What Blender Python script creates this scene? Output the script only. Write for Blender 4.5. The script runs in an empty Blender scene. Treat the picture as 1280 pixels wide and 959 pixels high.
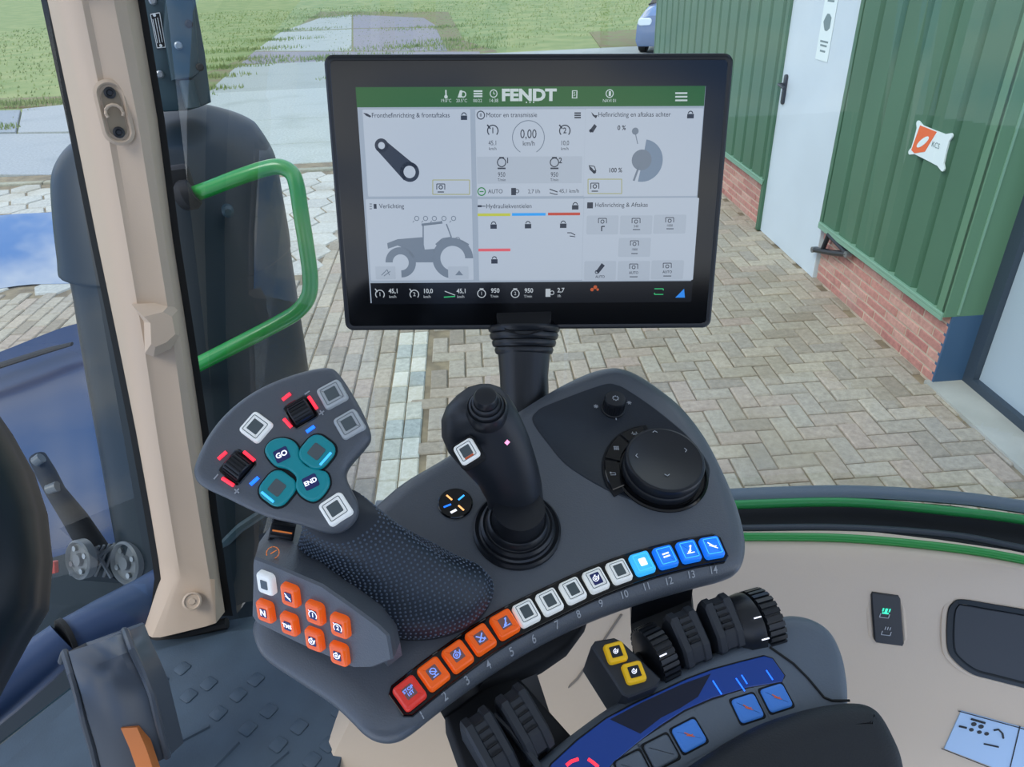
import bpy, math, random
from mathutils import Vector, Matrix
random.seed(7)
rnd = random.random
COL = bpy.context.scene.collection
# ------------------------------------------------------------------ camera
F = 890.0; CX = 640.0; CY = 479.5
EYE = Vector((0, 0, 2.2))
RM = Matrix(((0.998853391, 0.047873836, 0.0), (-0.0248914364, 0.51934204, -0.854203876), (-0.0408940162, 0.853224438, 0.519938206)))
RM = RM.to_3x3()
cd = bpy.data.cameras.new('camera'); cam = bpy.data.objects.new('camera', cd); COL.objects.link(cam)
cd.sensor_width = 36; cd.lens = 36 * F / 1280; cd.clip_start = .01; cd.clip_end = 300
# the matrix above maps camera axes (x right, y up, z back) to world axes
cam.matrix_world = Matrix.Translation(EYE) @ Matrix(((RM[0][0], RM[0][1], -0.0, 0), (RM[1][0], RM[1][1], RM[1][2], 0), (RM[2][0], RM[2][1], RM[2][2], 0), (0, 0, 0, 1)))
sc = bpy.context.scene
sc.camera = cam
sc.view_settings.view_transform = 'Standard'; sc.view_settings.look = 'None'
sc.view_settings.gamma = 1; sc.view_settings.use_curve_mapping = False
sc.view_settings.exposure = 0.40
# ------------------------------------------------------------------ sky
w = bpy.data.worlds.new('sky'); sc.world = w; w.use_nodes = True
nt = w.node_tree; nt.nodes.clear()
N = nt.nodes.new
out = N('ShaderNodeOutputWorld'); bg = N('ShaderNodeBackground'); tc = N('ShaderNodeTexCoord')
noi = N('ShaderNodeTexNoise'); noi.inputs['Scale'].default_value = 2.6; noi.inputs['Detail'].default_value = 6; noi.inputs['Roughness'].default_value = .55
mp = N('ShaderNodeMapping'); mp.inputs['Scale'].default_value = (1, 1, 2.2); mp.inputs['Location'].default_value = (1.7, .4, 0)
cr = N('ShaderNodeValToRGB'); cr.color_ramp.elements[0].position = .44; cr.color_ramp.elements[1].position = .57
cr.color_ramp.elements[0].color = (.17, .34, .72, 1); cr.color_ramp.elements[1].color = (.93, .97, 1.0, 1)
nt.links.new(tc.outputs['Generated'], mp.inputs['Vector']); nt.links.new(mp.outputs[0], noi.inputs['Vector'])
nt.links.new(noi.outputs['Fac'], cr.inputs[0]); nt.links.new(cr.outputs[0], bg.inputs[0]); nt.links.new(bg.outputs[0], out.inputs[0])
bg.inputs[1].default_value = 1.25
# ------------------------------------------------------------------ sun, veiled by cloud
sd = bpy.data.lights.new('sun', 'SUN'); sd.energy = 1.3; sd.angle = math.radians(25); sd.color = (1, .96, .9)
so = bpy.data.objects.new('sun', sd); COL.objects.link(so); so.rotation_euler = (math.radians(42), math.radians(-12), math.radians(-40))

# ------------------------------------------------------------------ helpers
def lin(c):
    return tuple(((v / 255) / 12.92 if v / 255 <= .04045 else ((v / 255 + .055) / 1.055) ** 2.4) for v in c)
def ray(px, py):
    d = Vector(((px - CX) / F, -(py - CY) / F, -1.0)); return RM @ d
def P(px, py, t): return EYE + ray(px, py) * t
def G(px, py, z=0.0):
    d = ray(px, py); return EYE + d * ((z - EYE.z) / d.z)
class Frame:
    def __init__(s, o, u, n):
        s.o = Vector(o); s.n = Vector(n).normalized(); u = Vector(u); s.u = (u - s.n * u.dot(s.n)).normalized(); s.v = s.n.cross(s.u)
    def at(s, a, b, c=0.0): return s.o + s.u * a + s.v * b + s.n * c
    def hit(s, px, py, h=0.0):
        d = ray(px, py); t = (s.o + s.n * h - EYE).dot(s.n) / d.dot(s.n); return EYE + d * t
    def uv(s, px, py, h=0.0):
        q = s.hit(px, py, h) - s.o; return (q.dot(s.u), q.dot(s.v))
    def sub(s, px, py, dx=1.0, dy=0.0, h=0.0):
        o = s.hit(px, py, h); u = s.hit(px + dx * 10, py + dy * 10, h) - o; return Frame(o, u, s.n)
    def up(s, h): return Frame(s.o + s.n * h, s.u, s.n)
def cr_(pts, n, closed=True):
    pts = [Vector(p) for p in pts]; m = len(pts); res = []
    segs = m if closed else m - 1
    per = max(1, n // segs)
    for i in range(segs):
        g = lambda k: pts[k % m] if closed else pts[min(max(k, 0), m - 1)]
        a, b, c, d = g(i - 1), g(i), g(i + 1), g(i + 2)
        for j in range(per):
            t = j / per
            res.append(.5 * ((2 * b) + (c - a) * t + (2 * a - 5 * b + 4 * c - d) * t * t + (3 * b - a - 3 * c + d) * t ** 3))
    if not closed: res.append(pts[-1])
    return res
def inset(o, d):
    n = len(o); res = []
    area = sum(o[i][0] * o[(i + 1) % n][1] - o[(i + 1) % n][0] * o[i][1] for i in range(n)); sg = 1 if area > 0 else -1
    for i in range(n):
        a, b = o[i - 1], o[(i + 1) % n]; tx, ty = b[0] - a[0], b[1] - a[1]; L = math.hypot(tx, ty) or 1
        res.append((o[i][0] - ty / L * d * sg, o[i][1] + tx / L * d * sg))
    return res
def rrect(w, h, r, k=3, cx=0, cy=0):
    res = []
    for (sx, sy, a0) in ((1, 1, 0), (-1, 1, 90), (-1, -1, 180), (1, -1, 270)):
        for j in range(k + 1):
            a = math.radians(a0 + 90 * j / k); res.append((cx + sx * (w / 2 - r) + r * math.cos(a), cy + sy * (h / 2 - r) + r * math.sin(a)))
    return res
WL = {}
class MB:
    def __init__(s): s.v = []; s.f = []
    def add(s, vs, fs):
        k = len(s.v); s.v += [Vector(p) for p in vs]; s.f += [tuple(i + k for i in f) for f in fs]; return s
    def loft(s, rings, closed=True, cap0=True, cap1=True):
        n = len(rings[0]); vs = [p for r in rings for p in r]; fs = []
        for i in range(len(rings) - 1):
            for j in range(n if closed else n - 1):
                a = i * n + j; b = i * n + (j + 1) % n; fs.append((a, b, b + n, a + n))
        if closed and cap0: fs.append(tuple(range(n - 1, -1, -1)))
        if closed and cap1: fs.append(tuple(range((len(rings) - 1) * n, len(rings) * n)))
        return s.add(vs, fs)
    def body(s, fr, o2, prof):
        return s.loft([[fr.at(a, b, h) for a, b in (inset(o2, d) if d else o2)] for d, h in prof])
    def slab(s, fr, o2, h0, h1, bev=0.0):
        if bev: return s.body(fr, o2, [(0, h0), (0, h1 - bev), (bev * .35, h1 - bev * .35), (bev, h1)])
        return s.body(fr, o2, [(0, h0), (0, h1)])
    def box(s, fr, a, b, c, w, h, d):
        o = [(a - w / 2, b - h / 2), (a + w / 2, b - h / 2), (a + w / 2, b + h / 2), (a - w / 2, b + h / 2)]
        return s.body(fr, o, [(0, c - d / 2), (0, c + d / 2)])
    def lathe(s, fr, prof, n=32):
        return s.loft([[fr.at(r * math.cos(2 * math.pi * j / n), r * math.sin(2 * math.pi * j / n), h) for j in range(n)] for r, h in prof])
    def tube(s, pts, rad, n=12, ell=1.0, ref=(0, 0, 1), closed=False):
        pts = [Vector(p) for p in pts]; m = len(pts); rings = []
        for i, p in enumerate(pts):
            if closed: t = (pts[(i + 1) % m] - pts[i - 1]).normalized()
            else: t = (pts[min(i + 1, m - 1)] - pts[max(i - 1, 0)]).normalized()
            x = Vector(ref).cross(t)
            x = x.normalized() if x.length > 1e-4 else Vector((1, 0, 0)); y = t.cross(x)
            r = rad[i] if isinstance(rad, (list, tuple)) else rad
            rx, ry = r if isinstance(r, (list, tuple)) else (r, r * ell)
            rings.append([p + x * rx * math.cos(2 * math.pi * j / n) + y * ry * math.sin(2 * math.pi * j / n) for j in range(n)])
        if closed: rings.append(rings[0]); return s.loft(rings, cap0=False, cap1=False)
        return s.loft(rings)
    def build(s, name, mat, parent=None, smooth=38, **props):
        me = bpy.data.meshes.new(name)
        c = Vector((0, 0, 0))
        if s.v:
            lo = Vector([min(v[i] for v in s.v) for i in range(3)]); hi = Vector([max(v[i] for v in s.v) for i in range(3)]); c = (lo + hi) / 2; c.z = lo.z if parent is None else c.z
        me.from_pydata([v - c for v in s.v], [], s.f); me.materials.append(mat); me.validate()
        if smooth:
            me.polygons.foreach_set('use_smooth', [True] * len(me.polygons)); me.set_sharp_from_angle(angle=math.radians(smooth))
        o = bpy.data.objects.new(name, me); COL.objects.link(o)
        if parent is not None:
            o.parent = parent; o.location = c - WL[parent.name]
        else: o.location = c
        WL[o.name] = c
        for k, v in props.items(): o[k] = v
        fixn(me)
        return o
import bmesh
def fixn(me):
    bm = bmesh.new(); bm.from_mesh(me); bmesh.ops.recalc_face_normals(bm, faces=bm.faces); bm.to_mesh(me); bm.free()
def thing(name, loc, label, cat, group=None):
    o = bpy.data.objects.new(name, None); COL.objects.link(o); o.location = loc; o.empty_display_size = .05; WL[o.name] = Vector(loc)
    o['label'] = label; o['category'] = cat
    if group: o['group'] = group
    return o
def struct(name, loc=(0, 0, 0)):
    o = bpy.data.objects.new(name, None); COL.objects.link(o); o.location = loc; WL[o.name] = Vector(loc); o['kind'] = 'structure'; return o
_T = {}
def text2d(st, bold=0.0):
    k = (st, bold)
    if k not in _T:
        cu = bpy.data.curves.new('t', 'FONT'); cu.body = st; cu.size = 1; cu.align_x = 'CENTER'; cu.align_y = 'CENTER'; cu.offset = bold; cu.resolution_u = 3
        ob = bpy.data.objects.new('t', cu); COL.objects.link(ob); bpy.context.view_layer.update()
        me = bpy.data.meshes.new_from_object(ob.evaluated_get(bpy.context.evaluated_depsgraph_get()))
        _T[k] = ([tuple(v.co[:2]) for v in me.vertices], [tuple(p.vertices) for p in me.polygons])
        bpy.data.objects.remove(ob); bpy.data.curves.remove(cu); bpy.data.meshes.remove(me)
    return _T[k]
def put_text(mb, fr, st, size, a=0, b=0, h=0.0, bold=0.0, left=False, wid=1.0):
    vs, fs = text2d(st, bold)
    if not vs: return mb
    off = -min(v[0] for v in vs) if left else 0
    return mb.add([fr.at(a + (x + off) * size * wid, b + y * size, h) for x, y in vs], fs)

# ------------------------------------------------------------------ materials
def mat(name, c, rough=.5, metal=0.0, bump=0.0, bscale=200.0, emit=0.0, var=0.0, vscale=8.0, spec=.5, c2=None, coat=0.0):
    m = bpy.data.materials.new(name); m.use_nodes = True; t = m.node_tree; b = t.nodes['Principled BSDF']
    col = lin(c) + (1,)
    b.inputs['Base Color'].default_value = col; b.inputs['Roughness'].default_value = rough; b.inputs['Metallic'].default_value = metal
    b.inputs['Specular IOR Level'].default_value = spec; b.inputs['Coat Weight'].default_value = coat
    tcn = t.nodes.new('ShaderNodeTexCoord')
    if var or c2:
        n = t.nodes.new('ShaderNodeTexNoise'); n.inputs['Scale'].default_value = vscale; n.inputs['Detail'].default_value = 5
        r = t.nodes.new('ShaderNodeValToRGB'); r.color_ramp.elements[0].position = .35; r.color_ramp.elements[1].position = .65
        r.color_ramp.elements[0].color = col if c2 else tuple(v * (1 - var) for v in col[:3]) + (1,)
        r.color_ramp.elements[1].color = lin(c2) + (1,) if c2 else tuple(min(1, v * (1 + var)) for v in col[:3]) + (1,)
        t.links.new(tcn.outputs['Object'], n.inputs['Vector']); t.links.new(n.outputs['Fac'], r.inputs[0]); t.links.new(r.outputs[0], b.inputs['Base Color'])
    if bump:
        n = t.nodes.new('ShaderNodeTexNoise'); n.inputs['Scale'].default_value = bscale; n.inputs['Detail'].default_value = 3
        bm_ = t.nodes.new('ShaderNodeBump'); bm_.inputs['Strength'].default_value = bump; bm_.inputs['Distance'].default_value = .001
        t.links.new(tcn.outputs['Object'], n.inputs['Vector']); t.links.new(n.outputs['Fac'], bm_.inputs['Height']); t.links.new(bm_.outputs[0], b.inputs['Normal'])
    if emit:
        b.inputs['Emission Color'].default_value = col; b.inputs['Emission Strength'].default_value = emit
    return m
def glass(name, tint, refl=.035):
    m = bpy.data.materials.new(name); m.use_nodes = True; t = m.node_tree; t.nodes.clear()
    o = t.nodes.new('ShaderNodeOutputMaterial'); mx = t.nodes.new('ShaderNodeMixShader'); tr = t.nodes.new('ShaderNodeBsdfTransparent'); gl = t.nodes.new('ShaderNodeBsdfGlossy'); lw = t.nodes.new('ShaderNodeLayerWeight'); pw = t.nodes.new('ShaderNodeMath'); pw.operation = 'POWER'; pw.inputs[1].default_value = 4.5; fr = t.nodes.new('ShaderNodeMath'); fr.operation = 'MULTIPLY_ADD'; fr.inputs[1].default_value = .8; fr.inputs[2].default_value = refl
    lw.inputs['Blend'].default_value = .5; t.links.new(lw.outputs['Facing'], pw.inputs[0]); t.links.new(pw.outputs[0], fr.inputs[0])
    tr.inputs[0].default_value = tint + (1,); gl.inputs['Roughness'].default_value = 0.0
    t.links.new(fr.outputs[0], mx.inputs[0]); t.links.new(tr.outputs[0], mx.inputs[1]); t.links.new(gl.outputs[0], mx.inputs[2]); t.links.new(mx.outputs[0], o.inputs[0])
    return m
def paver_mat(name, stops, island, rough=.9, moss=None):
    m = mat(name, (150, 145, 130), rough, spec=.25); t = m.node_tree; b = t.nodes['Principled BSDF']
    src = t.nodes.new('ShaderNodeNewGeometry').outputs['Random Per Island'] if island else t.nodes.new('ShaderNodeObjectInfo').outputs['Random']
    r = t.nodes.new('ShaderNodeValToRGB'); r.color_ramp.interpolation = 'LINEAR'
    e = r.color_ramp.elements
    while len(e) < len(stops): e.new(.5)
    for i, c in enumerate(stops): e[i].position = i / (len(stops) - 1); e[i].color = lin(c) + (1,)
    g = t.nodes.new('ShaderNodeNewGeometry'); n = t.nodes.new('ShaderNodeTexNoise'); n.inputs['Scale'].default_value = 30; n.inputs['Detail'].default_value = 6; n.inputs['Roughness'].default_value = .7
    n2 = t.nodes.new('ShaderNodeTexNoise'); n2.inputs['Scale'].default_value = 1.1; n2.inputs['Detail'].default_value = 3
    ov = t.nodes.new('ShaderNodeMix'); ov.data_type = 'RGBA'; ov.blend_type = 'OVERLAY'; ov.inputs[0].default_value = .55
    mx = t.nodes.new('ShaderNodeMix'); mx.data_type = 'RGBA'
    mr = t.nodes.new('ShaderNodeMapRange'); mr.inputs[1].default_value = .52; mr.inputs[2].default_value = .72; mr.inputs[4].default_value = .55
    t.links.new(g.outputs['Position'], n.inputs['Vector']); t.links.new(g.outputs['Position'], n2.inputs['Vector'])
    t.links.new(src, r.inputs[0]); t.links.new(r.outputs[0], ov.inputs[6]); t.links.new(n.outputs['Fac'], ov.inputs[7])
    t.links.new(n2.outputs['Fac'], mr.inputs[0]); t.links.new(mr.outputs[0], mx.inputs[0]); t.links.new(ov.outputs[2], mx.inputs[6]); mx.inputs[7].default_value = lin(moss or (150, 138, 112)) + (1,)
    t.links.new(mx.outputs[2], b.inputs['Base Color'])
    bp = t.nodes.new('ShaderNodeBump'); bp.inputs['Strength'].default_value = .5; bp.inputs['Distance'].default_value = .003; t.links.new(n.outputs['Fac'], bp.inputs['Height']); t.links.new(bp.outputs[0], b.inputs['Normal'])
    return m
M = {}
M['console'] = mat('console_plastic', (94, 99, 105), .36, bump=.25, bscale=900)
M['console_side'] = mat('console_side_plastic', (58, 62, 68), .5, bump=.25, bscale=900)
M['black'] = mat('black_plastic', (30, 33, 38), .35)
M['matte'] = mat('matte_black', (16, 17, 20), .75)
M['gloss'] = mat('gloss_black', (8, 9, 12), .12)
M['pad'] = mat('soft_dark_pad', (34, 42, 52), .42, bump=.2, bscale=600)
M['grip'] = mat('grip_rubber', (40, 48, 58), .42)
M['beige'] = mat('beige_trim', (212, 194, 172), .6, bump=.15, bscale=500)
M['beige_p'] = mat('beige_pillar', (194, 174, 152), .55, bump=.15, bscale=500)
M['seal'] = mat('rubber_seal', (14, 16, 18), .7)
M['orange'] = mat('orange_key', (244, 100, 28), .22, emit=.24)
M['red'] = mat('red_key', (226, 62, 52), .3, emit=.2)
M['white'] = mat('white_key', (236, 240, 238), .35, emit=.22)
M['groove'] = mat('key_groove', (120, 128, 130), .5)
M['dimwhite'] = mat('grey_white_key', (186, 192, 194), .35, emit=.05)
M['teal'] = mat('teal_key', (20, 140, 150), .3, emit=.12)
M['bluek'] = mat('blue_key', (28, 120, 230), .3, emit=.45)
M['cyank'] = mat('cyan_key', (60, 180, 250), .3, emit=.5)
M['yellow'] = mat('yellow_key', (246, 196, 30), .35, emit=.1)
M['disp'] = mat('key_display', (92, 102, 104), .25)
M['dispb'] = mat('key_display_blue', (36, 44, 96), .25, emit=.2)
M['glow'] = mat('white_glow', (235, 238, 250), .5, emit=.8)
M['print'] = mat('white_print', (178, 182, 186), .6)
M['printo'] = mat('orange_print', (214, 120, 50), .5, emit=.3)
M['redled'] = mat('red_led', (255, 50, 70), .4, emit=1.0)
M['blueled'] = mat('blue_led', (30, 110, 255), .4, emit=1.2)
M['cyanled'] = mat('cyan_led', (60, 170, 255), .4, emit=1.0)
M['pinkled'] = mat('pink_led', (250, 150, 190), .4, emit=1.0)
M['amberled'] = mat('amber_led', (255, 180, 110), .4, emit=1.0)
M['green'] = mat('green_paint', (32, 142, 58), .3, coat=.3)
M['greend'] = mat('dark_green_paint', (44, 142, 74), .3)
M['shroud'] = mat('shroud_plastic', (14, 28, 36), .40, spec=.35)
M['shroud2'] = mat('bracket_steel', (36, 58, 66), .45)
M['fender'] = mat('fender_plastic', (26, 40, 72), .2, spec=.6)
M['mat'] = mat('floor_mat_rubber', (58, 74, 88), .55, bump=.3, bscale=350, var=.12, vscale=12)
M['beam'] = mat('beam_plastic', (44, 64, 98), .4)
M['steel'] = mat('steel', (150, 155, 158), .35, metal=.8)
M['grey'] = mat('grey_plastic', (92, 96, 100), .4)
M['greyp'] = mat('pedal_plastic', (84, 90, 98), .28)
M['concrete'] = mat('concrete', (176, 176, 166), .9, var=.12, vscale=3, bump=.6, bscale=40)
M['sand'] = mat('joint_sand', (118, 106, 86), .95, var=.25, vscale=9, c2=(150, 136, 108))
M['barn'] = mat('barn_green_sheet', (74, 112, 86), .45, var=.05, vscale=1.5)
M['barnl'] = mat('barn_green_trim', (96, 134, 104), .45)
M['flash'] = mat('pale_green_flashing', (128, 166, 140), .45)
M['door'] = mat('white_door_paint', (206, 216, 220), .45, var=.03, vscale=2)
M['gdoor'] = mat('garage_door_panel', (176, 190, 198), .45)
M['frame'] = mat('dark_door_frame', (58, 70, 82), .5)
M['kick'] = mat('blue_grey_sheet', (62, 92, 122), .45)
M['render'] = mat('plinth_mortar', (196, 178, 156), .95, var=.12, vscale=6)
M['paper'] = mat('paper', (226, 236, 232), .7)
M['ink'] = mat('ink', (120, 138, 136), .7)
M['signo'] = mat('sign_orange', (236, 110, 62), .6)
M['carp'] = mat('car_paint', (96, 116, 150), .25, coat=.5)
M['carw'] = mat('car_light', (220, 230, 240), .2)
M['sticker'] = mat('pale_blue_sticker', (178, 208, 240), .5)
M['inkd'] = mat('dark_ink', (30, 34, 40), .6)
M['armglow'] = mat('display_strip', (24, 60, 136), .12, emit=.16)
M['skey'] = mat('dim_blue_key', (60, 116, 196), .3, emit=.22)
M['bluep'] = mat('dusty_grey_plastic', (96, 106, 117), .45, bump=.2, bscale=700)
# ================================================================== OUTDOORS
PI = math.pi
B0 = G(1164, 479); A0 = G(1024, 352); WD = (A0 - B0).normalized(); WN = Vector((-WD.y, WD.x, 0))     # wall direction (away), normal into the yard
if WN.x > 0: WN = -WN
def WF(s, z=0.0, n=0.0): return Frame(B0 + WD * s + Vector((0, 0, z)) + WN * n, -WD, WN)    # u runs towards the camera side, v up
wall = Frame(B0, -WD, WN)
def ground_poly(name, pts, z, m, thick=.05, parent=None, **k):
    return MB().loft([[Vector((x, y, z - thick)) for x, y in pts], [Vector((x, y, z)) for x, y in pts]]).build(name, m, parent, smooth=0, **k)
# lawn
mlawn = mat('lawn', (118, 138, 78), .95, var=.2, vscale=1.2, c2=(146, 154, 98), bump=1, bscale=15)
lb = MB(); nx, ny = 40, 30
vs = [Vector((-60 + 90 * i / nx, 8 + 80 * j / ny, -.06 + .03 * rnd())) for j in range(ny + 1) for i in range(nx + 1)]
lb.add(vs, [(j * (nx + 1) + i, j * (nx + 1) + i + 1, (j + 1) * (nx + 1) + i + 1, (j + 1) * (nx + 1) + i) for j in range(ny) for i in range(nx)])
lb.build('lawn_ground', mlawn, smooth=60, kind='structure')
ground_poly('yard_ground', [(-14, 1), (2.7, 1), (2.3, 9.3), (-14, 9.3)], -.012, M['sand'], kind='structure')
gb = MB()
for i in range(16000):
    y = 13.5 + 30 * rnd() ** 1.5; x = -22 + 34 * rnd()
    if 13.2 < y < 23 and x > -8.0 - (y - 13) * .45 and x < 7: 
        if rnd() < .98: continue
    if y < 17 and x > -8: continue
    s = .02 + .02 * rnd() + .001 * y; a = rnd() * 6.28; h = .03 + .05 * rnd(); p = Vector((x, y, -.05))
    gb.add([p, p + Vector((s * math.cos(a), s * math.sin(a), 0)), p + Vector((.3 * s, .5 * s, h))], [(0, 1, 2)])
for cx_, cy_, rr, nn in ((-8.9, 12.6, .5, 500), (-4.3, 20.2, 1.2, 700), (-3.0, 16.5, .5, 250), (-2.2, 22, 1.4, 600)) + tuple((G(x_, y_).x, G(x_, y_).y, r_, n_) for x_, y_, r_, n_ in ((252, 112, .5, 260), (262, 96, .6, 300), (280, 84, .7, 300), (300, 74, .8, 350), (318, 62, .9, 350), (338, 50, 1.0, 350), (360, 38, 1.2, 350), (392, 22, 1.6, 350), (440, 16, 2.2, 350), (500, 16, 2.2, 300), (552, 34, 1.5, 350), (570, 50, 1.2, 300), (590, 60, 1.0, 200), (180, 124, .8, 300), (60, 128, .8, 300), (20, 130, .7, 200))):
    for i in range(nn):
        a = rnd() * 6.28; r = rr * rnd(); p = Vector((cx_ + r * math.cos(a) * 1.8, cy_ + r * math.sin(a) * .6, -.01)); s = .03; h = .05 + .05 * rnd(); a = rnd() * 6.28
        gb.add([p, p + Vector((s * math.cos(a), s * math.sin(a), 0)), p + Vector((.3 * s, .5 * s, h))], [(0, 1, 2)])
mg = mat('grass_blades', (112, 136, 74), .9, c2=(142, 152, 96), var=.1, vscale=2)
gb.build('grass', mg, smooth=0, kind='stuff', label='short green grass of the lawn beyond the concrete yard', category='grass')
# bare earth along the edge of the lawn
msoil = mat('edge_soil', (128, 112, 84), .95, c2=(120, 132, 78), vscale=3)
def g2(px, py): q = G(px, py); return (q.x, q.y)
ground_poly('soil_strip', [g2(-60, 124), g2(80, 119), g2(200, 112), g2(262, 88), g2(300, 74), g2(345, 50), g2(400, 14), g2(560, 14), g2(580, 50), g2(620, 62), g2(640, 110), g2(240, 128), g2(-60, 134)], -.015, msoil, kind='structure')
# concrete slabs
slabs = struct('concrete_yard'); SM = paver_mat('slab_concrete', [(150, 158, 152), (166, 170, 162), (176, 182, 174), (158, 160, 160)], False, moss=(150, 156, 146))
SM2 = paver_mat('slab_reddish', [(150, 144, 144), (140, 136, 140), (160, 158, 156)], False, moss=(140, 138, 128))
def slab(pts, m=SM, z=0.0):
    c = Vector((sum(p[0] for p in pts) / len(pts), sum(p[1] for p in pts) / len(pts), z))
    o = [(p[0] - c.x, p[1] - c.y) for p in pts]; fr = Frame(c, (1, 0, 0), (0, 0, 1))
    MB().slab(fr, inset(o, .012), -.06, .0, .012).build('slab', m, slabs, smooth=0)
ys = [9.06, 9.9, 11.2, 13.2, 15.6, 18.0]
ys = [G(330, 206).y, G(330, 181).y, G(330, 150).y, G(330, 113).y, G(330, 80).y]
xl = [-6.2, -3.4, -.6, 2.2]
for j in range(len(ys) - 1):
    left = [G(262, 206).x - .9, G(262, 181).x - .2, G(262, 150).x, G(264, 113).x, G(300, 80).x]
    L0, L1 = left[j], left[j + 1]; xs0 = [L0, L0 + 2.7, L0 + 5.4, 3.4]; xs1 = [L1, max(L1 + 2.7, L0 + 2.7), max(L1 + 5.4, L0 + 5.4), 5.2]
    for i in range(3):
        a, b = xs0[i], xs0[i + 1]; c, d = xs1[i + 1], xs1[i]
        if b <= a or c <= d: continue
        slab([(a, ys[j]), (b, ys[j]), (c, ys[j + 1]), (d, ys[j + 1])])
slab([g2(300, 79), g2(600, 79), g2(600, 64), g2(318, 64)], SM2, -.007); slab([g2(318, 63), g2(440, 63), g2(440, 36), g2(350, 40)], SM, -.007); slab([g2(441, 63), g2(560, 63), g2(545, 34), g2(441, 36)], SM2, -.007); slab([g2(352, 39), g2(440, 35), g2(440, 18), g2(400, 22)], SM, -.007); slab([g2(441, 35), g2(548, 33), g2(530, 22), g2(441, 18)], SM2, -.007)
SM3 = paver_mat('slab_left', [(146, 154, 160), (156, 160, 166), (166, 170, 170)], False, moss=(140, 146, 150))
def g3(px, py): q = G(px, py); return (q.x, q.y)
slab([g3(-60, 218), g3(120, 218), g3(118, 166), g3(-60, 168)], SM3); slab([g3(121, 218), g3(244, 214), g3(244, 150), g3(119, 160)], SM3)
slab([g3(-60, 166), g3(20, 165), g3(26, 137), g3(-60, 140)], SM3); slab([g3(21, 165), g3(118, 164), g3(108, 128), g3(27, 136)], SM3)
# kerb between slabs and pavers
kerb = struct('kerb_edge'); KM = paver_mat('kerb_stone', [(150, 150, 132), (170, 168, 148)], False)
for i in range(12):
    x = -9.6 + i * 1.0; y = 8.86
    MB().slab(Frame((x + .5, y, 0), (1, 0, 0), (0, 0, 1)), rrect(.985, .09, .01, 1), -.08, .02, .01).build('kerb_stone', KM, kerb, smooth=0)
# pavers
pav = struct('brick_paving'); hexp = struct('hexagon_paving')
PST = [(146, 136, 120), (166, 156, 138), (174, 166, 148), (160, 152, 138), (182, 172, 152), (170, 154, 138), (168, 160, 140)]
PMo = paver_mat('paver', PST, False); PMi = paver_mat('paver_field', PST, True)
PMl = paver_mat('pale_paver', [(214, 210, 192), (196, 194, 176), (160, 168, 162), (222, 220, 202)], False)
HM = paver_mat('hex_paver', [(186, 184, 174), (200, 198, 186), (178, 178, 170)], False); HMi = paver_mat('hex_field', [(186, 184, 174), (200, 198, 186), (178, 178, 170)], True)
def cell_v(L, W, b=.007, t=.04):
    o = [(-L / 2, -W / 2), (L / 2, -W / 2), (L / 2, W / 2), (-L / 2, W / 2)]; i = [(x - math.copysign(b, x), y - math.copysign(b, y)) for x, y in o]
    vs = [(x, y, -t) for x, y in o] + [(x, y, -b) for x, y in o] + [(x, y, 0) for x, y in i]
    fs = [(k, (k + 1) % 4, (k + 1) % 4 + 4, k + 4) for k in range(4)] + [(k + 4, (k + 1) % 4 + 4, (k + 1) % 4 + 8, k + 8) for k in range(4)] + [(8, 9, 10, 11)]
    return vs, fs
def mk(vs, fs, m, name):
    me = bpy.data.meshes.new(name); me.from_pydata(vs, [], fs); me.materials.append(m); return me
C = .108; vsP, fsP = cell_v(.208, .1); meP = mk(vsP, fsP, PMo, 'paver'); meL = mk(*cell_v(.17, .094), PMl, 'paver')
yaw = math.atan2(WD.x, WD.y)     # small turn that lines the field up with the wall
def rot(x, y, a):
    return (x * math.cos(a) + y * math.sin(a), -x * math.sin(a) + y * math.cos(a))
def pix(p):
    d = RM.transposed() @ (Vector(p) - EYE)
    return (CX + F * d.x / -d.z, CY - F * d.y / -d.z) if d.z < -.1 else None
OCC = [(405, 68, 905, 412), (560, 480, 900, 700), (330, 620, 900, 960), (0, 440, 200, 960), (250, 480, 450, 640)]
def seen(p):
    q = pix(p)
    if not q or not (-5 < q[0] < 1285 and 0 < q[1] < 680): return False
    return not any(a < q[0] < c and b < q[1] < d for a, b, c, d in OCC)
cells = []
org = (2.33, 3.4)
XB = -.52                       # boundary between herringbone and the straight courses
def inwall(x, y): return (Vector((x, y, 0)) - B0).dot(WN) > -.03
for i in range(-46, 12):
    for j in range(-18, 58):
        c = (i - j) % 4
        if c == 0: a, L = (i + 1, j + .5), 0
        elif c == 3: a, L = (i + .5, j + 1), 1
        else: continue
        x, y = rot(a[0] * C, a[1] * C, yaw); x += org[0]; y += org[1]
        if x < XB + .03 or y > 8.75 or y < 1.6: continue
        if not inwall(x, y): continue
        cells.append((x, y, (PI / 2 if L else 0) - yaw, 0))
i = 0
for i in range(2):
    for j in range(64):
        y = 1.6 + j * .178
        if y < 8.75: cells.append((XB - .04 - i * .1 + (y - 3.4) * math.sin(yaw), y, PI / 2 - yaw, 1))
for i in range(44):
    for j in range(64):
        x = XB - .25 - i * C; y = 1.6 + j * .216 + (.108 if i % 2 else 0)
        x += (y - 3.4) * math.sin(yaw)
        if y < (5.35 if x < -1.6 else 8.75): cells.append((x, y, PI / 2 - yaw, 0))
def keyf(c): return (0 if seen((c[0], c[1], 0)) else 1, (c[0] ** 2 + c[1] ** 2))
cells.sort(key=keyf)
stuff = MB()
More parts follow.
